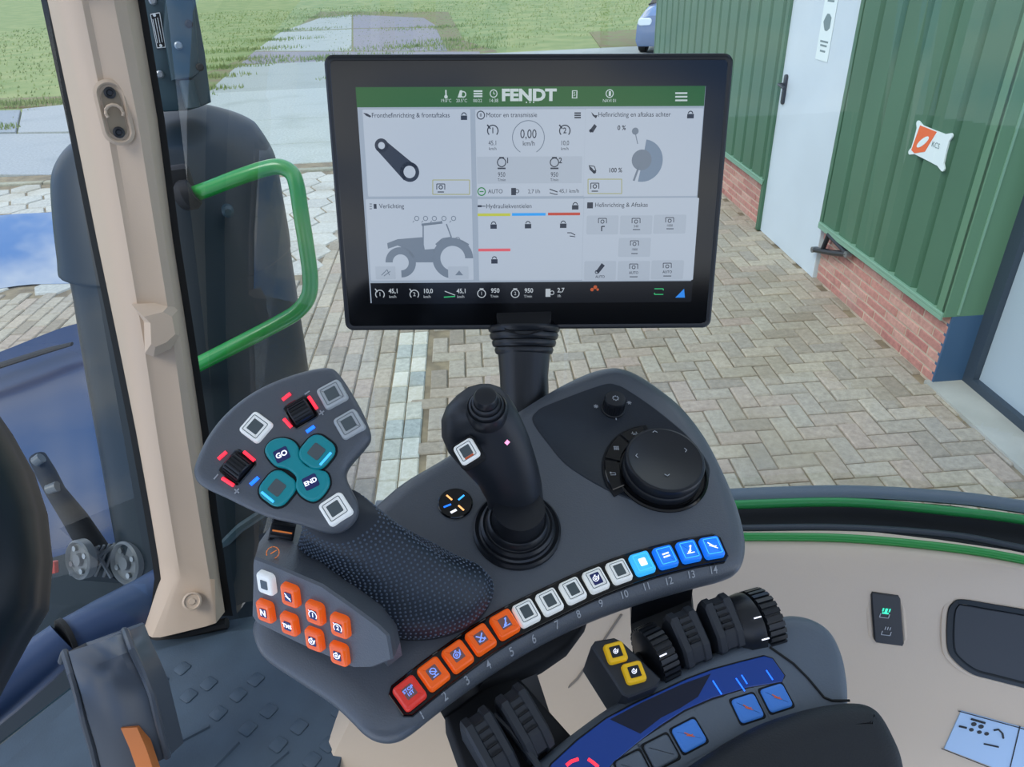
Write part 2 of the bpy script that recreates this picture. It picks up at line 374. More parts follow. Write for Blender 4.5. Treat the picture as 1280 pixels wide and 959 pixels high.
for k, (x, y, a, kind) in enumerate(cells):
    dz = (rnd() - .5) * .006; tx, ty = (rnd() - .5) * .02, (rnd() - .5) * .02; a += (rnd() - .5) * .03
    if k < 300 or (kind == 1 and seen((x, y, 0)) and k < 340):
        o = bpy.data.objects.new('paver', meL if kind else meP); COL.objects.link(o); o.parent = pav; o.location = (x, y, dz); o.rotation_euler = (tx, ty, a)
    else:
        mt = Matrix.Translation((x, y, dz)) @ Matrix.Rotation(a, 4, 'Z') @ Matrix.Rotation(tx, 4, 'X')
        stuff.add([mt @ Vector(v) for v in (vsP if not kind else cell_v(.17, .094)[0])], fsP)
me = bpy.data.meshes.new('paver_field'); me.from_pydata(stuff.v, [], stuff.f); me.materials.append(PMi)
o = bpy.data.objects.new('paver_field', me); COL.objects.link(o); o.parent = pav; o['kind'] = 'stuff'
# hexagonal pavers
R6 = .19; ho = [(R6 * math.cos(PI / 3 * k), R6 * math.sin(PI / 3 * k)) for k in range(6)]
hv = [(x * .95, y * .95, -.05) for x, y in ho] + [(x * .95, y * .95, -.012) for x, y in ho] + [(x * .9, y * .9, 0) for x, y in ho]
hf = [(k, (k + 1) % 6, (k + 1) % 6 + 6, k + 6) for k in range(6)] + [(k + 6, (k + 1) % 6 + 6, (k + 1) % 6 + 12, k + 12) for k in range(6)] + [(12, 13, 14, 15, 16, 17)]
meH = mk(hv, hf, HM, 'hexagon_paver'); hs = MB()
for i in range(30):
    for j in range(13):
        x = -9.4 + i * R6 * 1.5; y = 5.5 + j * R6 * math.sqrt(3) + (R6 * .866 if i % 2 else 0)
        if y > 8.68 or x > -1.65: continue
        if -.1 < 0 and (5.6 < y < 7.55 and -7.5 < x < -3.6): dz = -.03
        else: dz = (rnd() - .5) * .01
        if seen((x, y, 0)):
            o = bpy.data.objects.new('hexagon_paver', meH); COL.objects.link(o); o.parent = hexp; o.location = (x, y, dz); o.rotation_euler = (0, 0, (rnd() - .5) * .03)
        else: hs.add([Vector((x, y, dz)) + Vector(v) for v in hv], hf)
me = bpy.data.meshes.new('hexagon_field'); me.from_pydata(hs.v, [], hs.f); me.materials.append(HMi); o = bpy.data.objects.new('hexagon_field', me); COL.objects.link(o); o.parent = hexp; o['kind'] = 'stuff'
# puddle
mw = mat('water', (150, 160, 175), .02, metal=.85); mw.node_tree.nodes['Principled BSDF'].inputs['IOR'].default_value = 2.2
po = [g2(-80, 282), g2(-20, 272), g2(20, 268), g2(60, 266), g2(100, 262), g2(140, 268), g2(165, 300), g2(150, 345), g2(100, 354), g2(40, 356), g2(-80, 360)]
pc = cr_([Vector((x, y, 0)) for x, y in po], 66)
MB().loft([[Vector((p.x, p.y, .001)) for p in pc], [Vector((p.x, p.y, .004)) for p in pc]]).build('puddle', mw, label='rain puddle mirroring blue sky and cloud on the pavers', category='puddle')

# barn ---------------------------------------------------------------
S_END = (wall.hit(823, 40) - B0).dot(WD)
S_D0 = (G(1022, 348) - B0).dot(WD); S_D1 = (G(949, 287) - B0).dot(WD)
barn = thing('barn', B0, 'green corrugated sheet barn wall on a low red brick plinth', 'building')
ZP = .43; ZT = 3.3
def ribbed(name, s0, s1, pitch, m=M['barn'], depth=.03):
    # trapezoid profile sheet between wall stations s0 < s1
    n = max(1, round((s1 - s0) / pitch)); p = (s1 - s0) / n; prof = []
    for i in range(n):
        b = s0 + i * p; prof += [(b, 0), (b + p * .12, 0), (b + p * .19, depth), (b + p * .93, depth)]
    prof.append((s1, 0)); fr = WF(0, 0, .012)
    r0 = [fr.at(-s, ZP - .01, d) for s, d in prof]; r1 = [fr.at(-s, ZT, d) for s, d in prof]
    b0 = [fr.at(-s, ZP - .01, d - .004) for s, d in prof]; b1 = [fr.at(-s, ZT, d - .004) for s, d in prof]
    MB().loft([r0 + b0[::-1], r1 + b1[::-1]]).build(name, m, barn, smooth=0)
s = .06
while s < S_D0 - .05:
    e = min(s + .98, S_D0 - .015); e = S_D0 - .015 if S_D0 - e < .5 else e
    ribbed('cladding_sheet', s, e, .235); s = e
s = S_D1 + .05
while s < S_END - .05:
    e = min(s + 1.0, S_END); ribbed('cladding_sheet', s, e, .25, depth=.035); s = e
def strip(name, s0, s1, z0, z1, n0, n1, m, parent=barn, bev=0.0, **k):
    fr = WF((s0 + s1) / 2, (z0 + z1) / 2, 0)
    w_, h_ = abs(s1 - s0), z1 - z0
    return MB().slab(fr, [(-w_ / 2, -h_ / 2), (w_ / 2, -h_ / 2), (w_ / 2, h_ / 2), (-w_ / 2, h_ / 2)], n0, n1, bev).build(name, m, parent, smooth=0, **k)
strip('wall_core', 0.0, S_D0 - .0, ZP, ZT, -.15, -.01, M['barn']); strip('wall_core', S_D1 + .0, S_END, ZP, ZT, -.15, -.01, M['barn'])
strip('plinth', 0, S_D0, -.1, ZP, -.15, -.004, M['render']); strip('plinth', S_D1, S_END, -.1, ZP, -.15, -.004, M['render'])
strip('roof_edge', -3.5, S_END + .2, ZT, ZT + .12, -.15, .25, M['barn']); strip('gable_core', -.2, -3.5, ZT - .6, ZT, -.16, -.01, M['barn'])
strip('end_wall', S_END - .05, S_END, 0, ZT, -4, -.15, M['barn'])
for s0, s1 in ((0.0, S_D0), (S_D1, S_END)):
    strip('flashing', s0, s1, ZP - .004, ZP + .012, -.01, .06, M['flash'], bev=.003)
    strip('flashing_lip', s0, s1, ZP - .03, ZP - .004, .05, .06, M['flash'])
BM = paver_mat('brick', [(184, 130, 118), (196, 142, 128), (176, 120, 110), (202, 158, 142), (190, 142, 128)], False, moss=(184, 160, 146))
vb, fb = cell_v(.222, .049, .004, .03)
meB = mk(vb, fb, BM, 'brick'); vb2, fb2 = cell_v(.105, .049, .004, .03); meB2 = mk(vb2, fb2, BM, 'brick')
bq = Matrix((wall.u, wall.v, wall.n)).transposed().to_4x4()
bc = 0
for (s0, s1) in ((0, S_D0), (S_D1, min(S_END, S_D1 + 3.4))):
    for r in range(7):
        z = ZP - .036 - r * .0605; ss = s0 + (.0 if r % 2 else -.117)
        while ss < s1 - .03:
            a, b = max(ss, s0), min(ss + .222, s1)
            if b - a > .06:
                full = b - a > .2; o = bpy.data.objects.new('brick', meB if full else meB2); COL.objects.link(o); o.parent = barn
                pp = B0 + WD * ((a + b) / 2) + Vector((0, 0, z)) + WN * (.0 + rnd() * .003) - WL[barn.name]
                o.matrix_local = Matrix.Translation(pp) @ bq; bc += 1
                if not full: o.scale = ((b - a) / .105, 1, 1)
            ss += .234
# corner post with its return, kick plate
strip('corner_trim', -.004, .075, ZP, ZT, .0, .05, M['barnl'], bev=.004)
RF = Frame(B0 + WD * 0, -WN, -WD)     # return face, looks along the wall towards the camera side
for (nm, z0, z1, m, a0, h) in (('corner_return', ZP - .01, ZT, M['barnl'], -.05, .006), ('kick_plate', 0.0, ZP - .01, M['kick'], -.0, .008)):
    MB().slab(RF, [(a0, z0), (.185, z0), (.185, z1), (a0, z1)], -.02, h, .003).build(nm, m, barn, smooth=0)
MB().slab(RF, [(.02, ZP), (.032, ZP), (.032, ZT), (.02, ZT)], .006, .012).build('trim_fold', M['flash'], barn, smooth=0)
ground_poly('threshold', [(lambda q: (q.x, q.y))(B0 + WD * s_ + WN * n_) for s_, n_ in ((.02, .03), (-3, .03), (-3, -.4), (.02, -.4))], .012, M['concrete'], parent=barn)
# sliding garage door
gd = thing('sliding_door', B0 + WD * -1.2 + WN * -.21, 'large pale grey barn door panel in a dark frame at the right edge', 'door')
strip('door_panel', -.085, -3.0, .05, ZT - .6, -.24, -.205, M['gdoor'], gd, bev=.004)
strip('door_frame', -.0, -.085, .0, ZT - .6, -.25, -.17, M['frame'], gd); strip('bottom_rail', -.085, -3.0, .0, .06, -.25, -.17, M['frame'], gd)
# white barn door
dz = 2.35
bd = thing('barn_door', B0 + WD * ((S_D0 + S_D1) / 2), 'plain white steel door between the green cladding', 'door')
strip('door_leaf', S_D0 + .02, S_D1 - .015, .0, dz, -.03, .02, M['door'], bd, bev=.004)
for a, b in ((S_D0 - .02, S_D0 + .02), (S_D1 - .015, S_D1 + .035)): strip('door_jamb', a, b, ZP if a < S_D0 else .0, ZT, -.03, .045, M['barn'], bd)
strip('door_head', S_D0, S_D1, dz, ZT, -.03, .02, M['barn'], bd)
hf_ = Frame(wall.hit(980, 112, .03), -WD, WN)
h = MB().slab(hf_, rrect(.05, .22, .02), -.01, .006, .003).build('handle_plate', M['black'], bd)
MB().tube([hf_.at(0, .04, 0), hf_.at(0, .04, .05), hf_.at(.05, .04, .055), hf_.at(.13, .03, .055)], .011, 8).build('handle_lever', M['black'], bd)
# stay bracket at the foot of the door
sb = thing('door_stay', wall.hit(1035, 305, .05), 'dark metal hook bracket at the foot of the white door', 'bracket')
b1, b2, b3, b4 = wall.hit(1018, 312, .05), wall.hit(1060, 318, .05), wall.hit(1036, 293, .05), wall.hit(1030, 318, .05)
MB().tube([b1, wall.hit(1040, 316, .05), b2], .021, 8).build('bar', M['black'], sb); MB().tube([b3, b1 + (b2 - b1) * .25], .017, 8).build('strut', M['black'], sb); MB().tube([b3, b2], .017, 8).build('strut', M['black'], sb)
for q in (b1, b2): MB().lathe(Frame(q, WD, WN), [(.001, -.02), (.022, -.02), (.022, .02), (.001, .02)], 10).build('bolt', M['steel'], sb)
# paper on the door
nf = Frame(wall.hit(1034, 32, .022), -WD, WN)
no = thing('notice', nf.o, 'narrow white paper notice stuck on the white barn door', 'notice')
MB().slab(nf, rrect(.19, .44, .004, 1), 0, .002).build('sheet', M['paper'], no, smooth=0)
ik = MB()
for b_, w_ in ((.17, .12), (.15, .1), (-.1, .12), (-.125, .1), (-.16, .08)): ik.box(nf, 0, b_, .0026, w_, .012, .001)
ik.body(nf, [(.06 * math.cos(a * PI / 5) * (1 if a % 2 else .8), .055 * math.sin(a * PI / 5) + .02) for a in range(10)], [(0, .002), (0, .0032)])
ik.build('print', M['ink'], no, smooth=0)
# orange and white sign on the cladding
q = [wall.hit(x, y, .045) for x, y in ((1148, 154), (1189, 170), (1179, 211), (1138, 190))]
sf = Frame(sum(q, Vector()) / 4, -WD, WN); qq = [((p - sf.o).dot(sf.u), (p - sf.o).dot(sf.v)) for p in q]
sg = thing('wall_sign', sf.o, 'small orange and white sign with scalloped corners on green cladding', 'sign')
so_ = []
for k in range(4):
    a, b = qq[k], qq[(k + 1) % 4]; m_ = ((a[0] + b[0]) * .5 * .97, (a[1] + b[1]) * .5 * .97)
    d = math.atan2(a[1], a[0]); pa = (-b[1] + a[1], b[0] - a[0])
    for t in (-1.3, -.65, 0, .65, 1.3): so_.append((a[0] + .014 * math.cos(d - t), a[1] + .014 * math.sin(d - t)))
    so_.append((a[0] * .72 + b[0] * .28, a[1] * .72 + b[1] * .28) if 0 else ((a[0] * .85 + b[0] * .15) * .985, (a[1] * .85 + b[1] * .15) * .985)); so_.append(m_); so_.append(((a[0] * .15 + b[0] * .85) * .985, (a[1] * .15 + b[1] * .85) * .985))
MB().slab(sf, so_, -.004, .004).build('board', M['paper'], sg, smooth=0)
L_ = lambda a, b, t: (a[0] + (b[0] - a[0]) * t, a[1] + (b[1] - a[1]) * t)
op = [L_(qq[0], qq[1], .06), L_(qq[0], qq[1], .62), L_(L_(qq[0], qq[1], .5), L_(qq[3], qq[2], .5), .45), L_(L_(qq[0], qq[1], .42), L_(qq[3], qq[2], .42), .78), L_(qq[3], qq[2], .12), L_(qq[3], qq[0], .06)]
op = [(x * .93, y * .93) for x, y in op]
MB().slab(sf, op, .004, .0055).build('orange_panel', M['signo'], sg, smooth=0)
ocx = L_(L_(qq[0], qq[1], .3), L_(qq[3], qq[2], .3), .5)
MB().slab(sf, [(ocx[0] + .045 * math.cos(a) - .0 * math.sin(a), ocx[1] + .022 * math.sin(a) + .03 * math.cos(a)) for a in [k * PI / 8 for k in range(16)]], .0055, .0065).build('emblem', M['paper'], sg, smooth=0)
tm = MB(); put_text(tm, sf, 'KCS', .040, .055, .01, .0056); tm.build('lettering', M['ink'], sg, smooth=0)
# parked car beyond the barn
cf = Frame(Vector((G(800, 70).x - .15, G(800, 70).y, 0)), Vector((1, -.35, 0)), Vector((0, 0, 1)))    # u across, v = away
car = thing('car', cf.o + Vector((.9, .5, 0)), 'dark blue car with bright grille slats parked beyond the barn corner', 'car')
def car_ring(y, x0, x1, z0, z1, k=.12):
    pts = [(x0 + k * .4, z0), (x0, z0 + k), (x0 + .02, z1 - k * 1.6), (x0 + k * 1.2, z1 - k * .3), (x0 + k * 2.6, z1), (x1 - k * 2.6, z1), (x1 - k * 1.2, z1 - k * .3), (x1 - .02, z1 - k * 1.6), (x1, z0 + k), (x1 - k * .4, z0)]
    return [cf.at(x, y, z) for x, z in pts]
MB().loft([car_ring(0, .12, 1.68, .28, .62, .08), car_ring(.05, .02, 1.78, .2, .82), car_ring(.4, 0, 1.8, .2, .92), car_ring(1.2, 0, 1.8, .2, 1.0), car_ring(2.6, 0, 1.8, .2, 1.02), car_ring(4.2, .03, 1.77, .25, 1.0), car_ring(4.4, .1, 1.7, .4, .8)]).build('body', M['carp'], car, smooth=50)
MB().loft([car_ring(1.2, .1, 1.7, .95, 1.0, .03), car_ring(2.0, .25, 1.55, .95, 1.5, .08), car_ring(3.2, .25, 1.55, .95, 1.52, .08), car_ring(4.1, .1, 1.7, .95, 1.0, .03)]).build('cabin', M['gloss'], car, smooth=50)
for k in range(5): MB().box(Frame(cf.at(.95, .0, .5 + k * .07), cf.u, -cf.v), 0, 0, .02, .95, .028, .03).build('grille_slat', M['carw'], car, smooth=0)
for x in (.22, 1.58): MB().body(Frame(cf.at(x, .02, .7), cf.u, -cf.v), rrect(.3, .16, .06), [(0, -.1), (0, .0), (.02, .02)]).build('headlight', M['carw'], car)
for x in (.1, 1.7):
    for y in (.8, 3.5): MB().lathe(Frame(cf.at(x, y, .31), cf.v, cf.u), [(.01, -.1), (.28, -.1), (.31, -.07), (.31, .07), (.28, .1), (.01, .1)], 20).build('wheel', M['matte'], car)
ground_poly('car_park_ground', [(cf.o.x - .6, cf.o.y - .7), (cf.o.x + 5, cf.o.y - .7), (cf.o.x + 5, cf.o.y + 6), (cf.o.x - .3, cf.o.y + 6)], -.008, msoil, kind='structure')
# ================================================================== CAB SHELL
ZF = EYE.z - 1.05; ZS = EYE.z - .66
def H(px, py, z): return G(px, py, z)
fl = [H(x, y, ZF) for x, y in ((-400, 1300), (-300, 960), (0, 932), (95, 857), (178, 802), (200, 796), (284, 776), (330, 768), (460, 758), (640, 790), (900, 900), (1500, 1500), (600, 2200))]
MB().loft([[p + Vector((0, 0, -.06)) for p in fl], fl]).build('floor', M['mat'], None, smooth=0, kind='structure')
mo = [H(x, y, ZF + .012) for x, y in ((-300, 1300), (-60, 1010), (14, 948), (90, 880), (172, 825), (200, 812), (284, 790), (340, 783), (470, 800), (472, 860), (445, 905), (410, 985), (400, 1100))]
matt = thing('floor_mat', H(300, 880, ZF), 'dark blue grey rubber floor mat with raised studs', 'mat')
MB().loft([[p + Vector((0, 0, -.01)) for p in mo], mo]).build('mat_sheet', M['mat'], matt, smooth=0)
ff = Frame(H(300, 880, ZF + .012), (1, .02, 0), (0, 0, 1))
for x, y in ((200, 852), (236, 870), (261, 855), (273, 892), (298, 869), (310, 911), (336, 889), (348, 931), (374, 909), (411, 931), (390, 951), (228, 836), (425, 890), (320, 850)):
    sf_ = ff.sub(x, y, 14, 9); MB().slab(sf_, rrect(.023, .023, .003, 1), -.001, .0022, .0012).build('stud', M['mat'], matt)
for a, b in (((182, 950), (262, 908)), ((265, 962), (298, 928)), ((330, 965), (360, 940)), ((160, 930), (215, 900))):
    p, q = ff.hit(*a), ff.hit(*b); MB().tube([p, q], .0035, 6).build('rib', M['mat'], matt)
# pillar -----------------------------------------------------------
rows = [(-120, .80, 36, 78, 118, 146), (0, .90, 58, 102, 142, 172), (150, .97, 90, 132, 172, 197), (300, 1.04, 120, 158, 196, 216), (430, 1.10, 147, 180, 217, 236), (540, 1.15, 169, 196, 232, 252), (640, 1.2, 187, 212, 248, 263), (700, 1.235, 197, 222, 258, 272), (724, 1.25, 200, 226, 262, 275)]
pil = struct('trim_1', P(230, 790, 1.3))
rings = []
for y, t, l, c1, c2, r in rows:
    sl = .19
    g = lambda x, dt: P(x, y - 0.0 * x, t + dt)
    rings.append([g(l, .06), g(l + 3, .034), g(l + (c1 - l) * .75, .004), g(c1, .0), g(c1 + 8, .004), g(c2, .004), g(c2 + (r - c2) * .5, .015), g(r, .04), g(r, .10), g(l, .11)])
rings.append([P(x, y, t) for x, y, t in ((179, 790, 1.32), (182, 792, 1.285), (190, 797, 1.27), (200, 797, 1.27), (222, 792, 1.27), (258, 783, 1.27), (270, 779, 1.27), (281, 765, 1.30), (281, 765, 1.38), (179, 785, 1.4))])
MB().loft(rings).build('pillar_cover', M['beige_p'], pil, smooth=30)
def band(name, xs, dt, m, w0=6):
    r = []
    for y, t, a, b in xs: r.append([P(a, y, t + dt), P(b, y, t + dt), P(b, y, t + dt + .03), P(a, y, t + dt + .03)])
    MB().loft(r).build(name, m, pil, smooth=0)
band('seal', [(y, t, l - 7, l + 3) for y, t, l, _, _, r in rows] + [(758, 1.28, 189, 199), (800, 1.33, 168, 184)], .05, M['seal'])
band('seal', [(y, t, r - 3, r + 9) for y, t, l, _, _, r in rows] + [(770, 1.30, 278, 291)], .04, M['seal'])
# hook recess on the pillar
hk = Frame(P(143, 141, .962), P(152, 180, .975) - P(134, 102, .945), EYE - P(143, 141, .962))
MB().body(hk, rrect(.078, .034, .0165, 6), [(-.003, -.006), (-.003, .001), (.001, .003), (.0035, .001), (.004, -.001)]).build('hook_plate', M['beige_p'], pil)
MB().body(hk, rrect(.062, .022, .0105, 6), [(0, -.006), (0, .0005)]).build('hook_recess', mat('recess_beige', (140, 126, 106), .6), pil)
for a in (-.025, .025): MB().lathe(Frame(hk.at(a, 0, 0), hk.u, hk.n), [(.0075, -.001), (.0075, .003), (.0045, .004), (.003, .002), (.0005, .0018)], 14).build('screw', M['black'], pil)
MB().tube([hk.at(.0 + .010 * math.cos(a), .0105 * math.sin(a), .006) for a in [PI * .35 + k * PI / 6 for k in range(9)]], .0022, 8).build('hook', M['beige_p'], pil)
# faceted bump lower on the pillar
bf = Frame(P(200, 412, 1.085), P(222, 405, 1.085) - P(180, 415, 1.085), EYE - P(200, 412, 1.085))
bo = [bf.uv(x, y) for x, y in ((164, 380), (214, 378), (222, 388), (224, 420), (214, 436), (192, 446), (181, 442), (180, 402))]
bi = [bf.uv(x, y, .018) for x, y in ((180, 396), (204, 390), (215, 396), (219, 418), (208, 428), (194, 434), (189, 430), (188, 404))]
MB().loft([[bf.at(a, b, -.03) for a, b in bo], [bf.at(a, b, 0) for a, b in bo], [bf.at(a, b, .016) for a, b in bi]]).build('bump', M['beige_p'], pil, smooth=20)
sc_ = Frame(P(240, 752, 1.245), (1, 0, 0), EYE - P(240, 752, 1.245))
MB().lathe(sc_, [(.016, -.01), (.016, .002), (.013, .0035), (.011, .001), (.006, .001), (.005, .003), (.0005, .003)], 24).build('screw_cover', M['beige_p'], pil)

# side panel below the right window ----------------------------------
WPn = Vector((-.13, -.965, .15)).normalized(); WP = Frame(EYE + Vector((.4, .633, -.70)), (1, -.13, 0), WPn)
c0 = [H(x, y, ZS - .004) for x, y in ((520, 690), (700, 680), (929, 679), (1010, 680), (1090, 684), (1188, 696), (1280, 710), (1400, 735), (1600, 790))]
xs = [p.x for p in c0]
def onW(x, z, h=0.0):
    y = (WP.n.dot(WP.o) - WP.n.x * x - WP.n.z * (EYE.z + z)) / WP.n.y; return Vector((x, y, EYE.z + z)) + WP.n * h
rr_ = [[p + Vector((0, .03, .0)) for p in c0], c0] + [[Vector((p.x, p.y + (onW(p.x, -.74).y - p.y) * math.sin(a_), p.z - .075 * (1 - math.cos(a_)))) for p in c0] for a_ in (.25, .5, .75, 1.0, 1.3)]
zz = [-.75, -.80, -.90, -1.0, -1.06]
for k, z in enumerate(zz):
    rw_ = [onW(x, z) + Vector((0, -[0, 0, 0, .045, .075][k] * max(0, min(1, (.32 - x) / .25)), 0)) for x in xs]
    rw_[0] = [H(512, 712, EYE.z - .75), H(490, 770, EYE.z - .80), H(462, 846, EYE.z - .90), H(436, 905, EYE.z - 1.0), H(405, 968, EYE.z - 1.06)][k]
    rr_.append(rw_)
rr_.insert(0, [p + Vector((0, .10, -.35)) for p in c0])
wr = struct('wall_right', WP.o)
MB().loft(rr_, closed=False).build('side_panel', M['beige'], wr, smooth=50)
# left edge of the panel, so that it has a thickness
e0 = [r[0] for r in rr_[3:]]; MB().loft([e0, [p + Vector((-.012, .02, 0)) for p in e0], [p + Vector((0, .12, 0)) for p in e0]], closed=False).build('panel_edge', M['beige'], wr, smooth=50)
MB().tube([WP.hit(777, 768, .001), WP.hit(745, 815, .001), WP.hit(722, 848, .001), WP.hit(710, 860, .001), WP.hit(690, 864, .001), WP.hit(662, 862, .001)], .0016, 6).build('crease_line', mat('crease_line', (130, 122, 112), .7), wr)  # crease of the panel, its shade drawn as a thin darker tube
# switch
o_ = [WP.uv(x, y) for x, y in ((1087, 738), (1124, 743), (1129, 806), (1092, 801))]
so2 = MB().body(WP, inset([L_(o_[k], o_[(k + 1) % 4], t) for k in range(4) for t in (.12, .3, .5, .7, .88)], -.0065), [(0, -.004), (.001, .0005), (.004, .0015), (.006, .0005)]).build('switch_surround', M['beige'], wr)
so3 = MB().body(WP, [L_(o_[k], o_[(k + 1) % 4], t) for k in range(4) for t in (.06, .3, .7, .94)], [(0, .0), (0, .003), (.0015, .0045)]).build('rocker_switch', M['black'], wr)
ic = MB()
s1 = WP.sub(1107, 766, 10, 1.2, .005); s2 = WP.sub(1109, 788, 10, 1.2, .005)
for s_ in (s1, s2):
    for a, b, w_, h_ in ((-.0055, -.005, .001, .006), (.0055, -.005, .001, .006), (0, -.008, .011, .001)): ic.box(s_, a, b, 0, w_, h_, .0005)
for a in (-.003, 0, .003): ic.box(s2, a, .003, 0, .001, .005, .0005)
ic.build('symbol', M['print'], so3, smooth=0)
ic = MB()
for a, b, w_, h_ in ((-.004, .004, .0016, .005), (0, .003, .003, .007), (.004, .004, .0016, .005), (0, -.001, .008, .002)): ic.box(s1, a, b, 0, w_, h_, .0006)
ic.build('symbol', mat('green_lamp', (60, 210, 170), .5, emit=.8), so3, smooth=0)
# storage pocket
o_ = [WP.uv(x, y) for x, y in ((1180, 768), (1186, 752), (1200, 745), (1240, 751), (1300, 762), (1400, 785), (1410, 900), (1300, 866), (1240, 850), (1212, 842), (1190, 826), (1180, 808))]
oc = [(p.x, p.y) for p in cr_([Vector((a, b, 0)) for a, b in o_], 72)]
pk = MB().body(WP, oc, [(-.004, -.004), (-.003, .002), (.001, .003), (.004, .001)]).build('pocket_rim', M['beige'], wr)
MB().body(WP, oc, [(.003, .0), (.003, .004), (.009, .0046), (.011, .002)]).build('pocket_frame', M['shroud'], wr)
MB().body(WP, oc, [(.012, .0), (.012, .0032)]).build('pocket_lid', mat('pocket_dark', (26, 34, 42), .4), wr)
# sticker
o_ = [WP.uv(x, y) for x, y in ((1201, 888), (1275, 908), (1360, 932), (1330, 990), (1242, 959), (1180, 935))]
st = MB().slab(WP, o_, .0, .0015).build('sticker', M['sticker'], wr, smooth=0)
ic = MB()
for a, b in ((0, 1), (1, 2), (4, 5), (3, 4)):
    A_, B_ = o_[a], o_[b]; ic.tube([WP.at(A_[0] * .98, A_[1], .0018), WP.at(B_[0] * .98, B_[1], .0018)], .0008, 4)
A_, B_ = WP.hit(1275, 908, .0018), WP.hit(1262, 962, .0018); ic.tube([A_, B_], .0008, 4)
for x, y, r in ((1217, 905, .0035), (1226, 908, .0035), (1214, 912, .003), (1224, 915, .003), (1233, 917, .003)): ic.lathe(Frame(WP.hit(x, y, .0012), WP.u, WP.n), [(r, 0), (r, .001), (.0003, .001)], 10)
ic.tube([WP.hit(1214, 899, .0018), WP.hit(1231, 904, .0018)], .002, 4); ic.tube([WP.hit(1199, 908, .0018), WP.hit(1208, 910, .0018)], .0018, 4)
ic.tube([WP.hit(x, y, .0018) for x, y in ((1242, 913), (1248, 912), (1253, 917), (1254, 923))], .0014, 4); ic.tube([WP.hit(1230, 930, .0018), WP.hit(1248, 934, .0018)], .0014, 4)
ic.build('print', M['inkd'], st, smooth=0)

# window sill bands and door glass --------------------------------------
wn2 = struct('window_2', H(1100, 640, ZS))
XS = [470, 700, 820, 920, 1057, 1188, 1280, 1420, 1600]
def arc(name, ys_, z, r, m, ell=1.0, n=10):
    pts = [H(x, y, z) for x, y in zip(XS, ys_)]; MB().tube(cr_(pts, 48, False), r, n, ell).build(name, m, wn2, smooth=60); return pts
arc('green_rail', [676, 671, 670, 671, 673, 685, 700, 728, 780], ZS, .0055, M['green'])
arc('inner_seal', [668, 662, 660, 660.5, 660, 669, 686, 712, 760], ZS - .004, .006, M['pad'], .6)
pg = arc('outer_rail', [648, 638, 634, 631, 628, 639, 650, 672, 712], ZS, .0065, M['greend'])
arc('outer_cover', [634, 626, 622, 619, 615, 622, 634, 655, 692], ZS + .004, .0125, M['bluep'], .5)
blk0 = [H(x, y, ZS - .02) for x, y in zip(XS, [668, 666, 666, 666, 666, 676, 694, 720, 770])]; blk1 = [H(x, y, ZS - .02) for x, y in zip(XS, [640, 633, 628, 625, 622, 632, 645, 666, 706])]
MB().loft([blk0, blk1, [p + Vector((0, 0, -.05)) for p in blk1], [p + Vector((0, 0, -.05)) for p in blk0]], closed=False).build('gutter', M['matte'], wn2, smooth=0)
gp = cr_(pg, 40, False)
pb, pt_ = P(300, 800, 1.33), P(188, -170, .98)
lo = [pb] + gp; hi = [pt_] + [p + Vector((p.x * .12, .10, 1.15)) for p in gp]
nq = (gp[0] - pb).cross(pt_ - pb).normalized(); k0 = hi[1]; hi[1] = k0 - nq * (k0 - pb).dot(nq)
for i_ in range(2, 8): hi[i_] = hi[i_].lerp(hi[i_] + (hi[1] - k0), 1 - (i_ - 1) / 7)
MB().loft([lo, hi], closed=False).build('glass_pane', glass('side_glass', (.93, .985, .965)), wn2, smooth=0)
wn1 = struct('window_1', P(100, 600, 1.3))
a, b = P(192, 760, 1.32), P(30, -160, .86); c, d = P(-900, -160, .86), P(-500, 1150, 1.3)
MB().add([a, b, c, d], [(0, 1, 2, 3)]).build('glass_pane', glass('front_glass', (.95, .99, .97)), wn1, smooth=0)
# unseen cab roof and rear wall, shaped for the cabin light; posts behind the seat
RZ = EYE.z + .42
MB().loft([[Vector((x, y, z)) for x, y in ((-1.0, -.75), (1.05, -.75), (1.15, .35), (.5, .80), (-.6, 1.0), (-1.2, .3))] for z in (RZ, RZ + .1)]).build('ceiling', mat('headliner', (214, 208, 198), .8), None, smooth=0, kind='structure')  # unseen roof, overhang cut back and headliner kept pale to brighten the cab
MB().loft([[Vector((x, y, z)) for x, y in ((-1.0, -.8), (1.05, -.8), (1.05, -.72), (-1.0, -.72))] for z in (ZF, EYE.z - .2)]).build('wall_back', M['pad'], None, smooth=0, kind='structure')  # unseen rear wall, raised and dark to hold back light from behind
for k, (x, y) in enumerate(((-1.0, -.74), (1.05, -.74), (1.25, .1))): MB().tube([Vector((x, y, ZF)), Vector((x, y, RZ))], .04, 8).build('trim_%d' % (k + 2), M['beige_p'], None, kind='structure')
# lower beam of the windscreen
bm_ = struct('trim_5', P(60, 830, 1.2))
MB().tube([P(215, 735, 1.40), P(180, 754, 1.37), P(130, 776, 1.33), P(84, 798, 1.29)], [.050, .048, .042, .036], 20).build('beam', M['beam'], bm_)
MB().tube([P(86, 797, 1.288), P(80, 800, 1.282)], [.039, .039], 20).build('collar', M['seal'], bm_)
MB().tube([P(81, 800, 1.285), P(50, 826, 1.26), P(0, 864, 1.22), P(-90, 930, 1.15)], [.037, .042, .046, .05], 20).build('beam', M['beam'], bm_)
MB().tube([P(175, 806, 1.30), P(90, 868, 1.24), P(0, 938, 1.18), P(-60, 985, 1.15)], .011, 8).build('sill_strip', M['shroud2'], bm_)
MB().tube([P(284, 779, 1.31), P(250, 787, 1.31), P(175, 806, 1.31)], .010, 8).build('sill_strip', M['seal'], bm_)
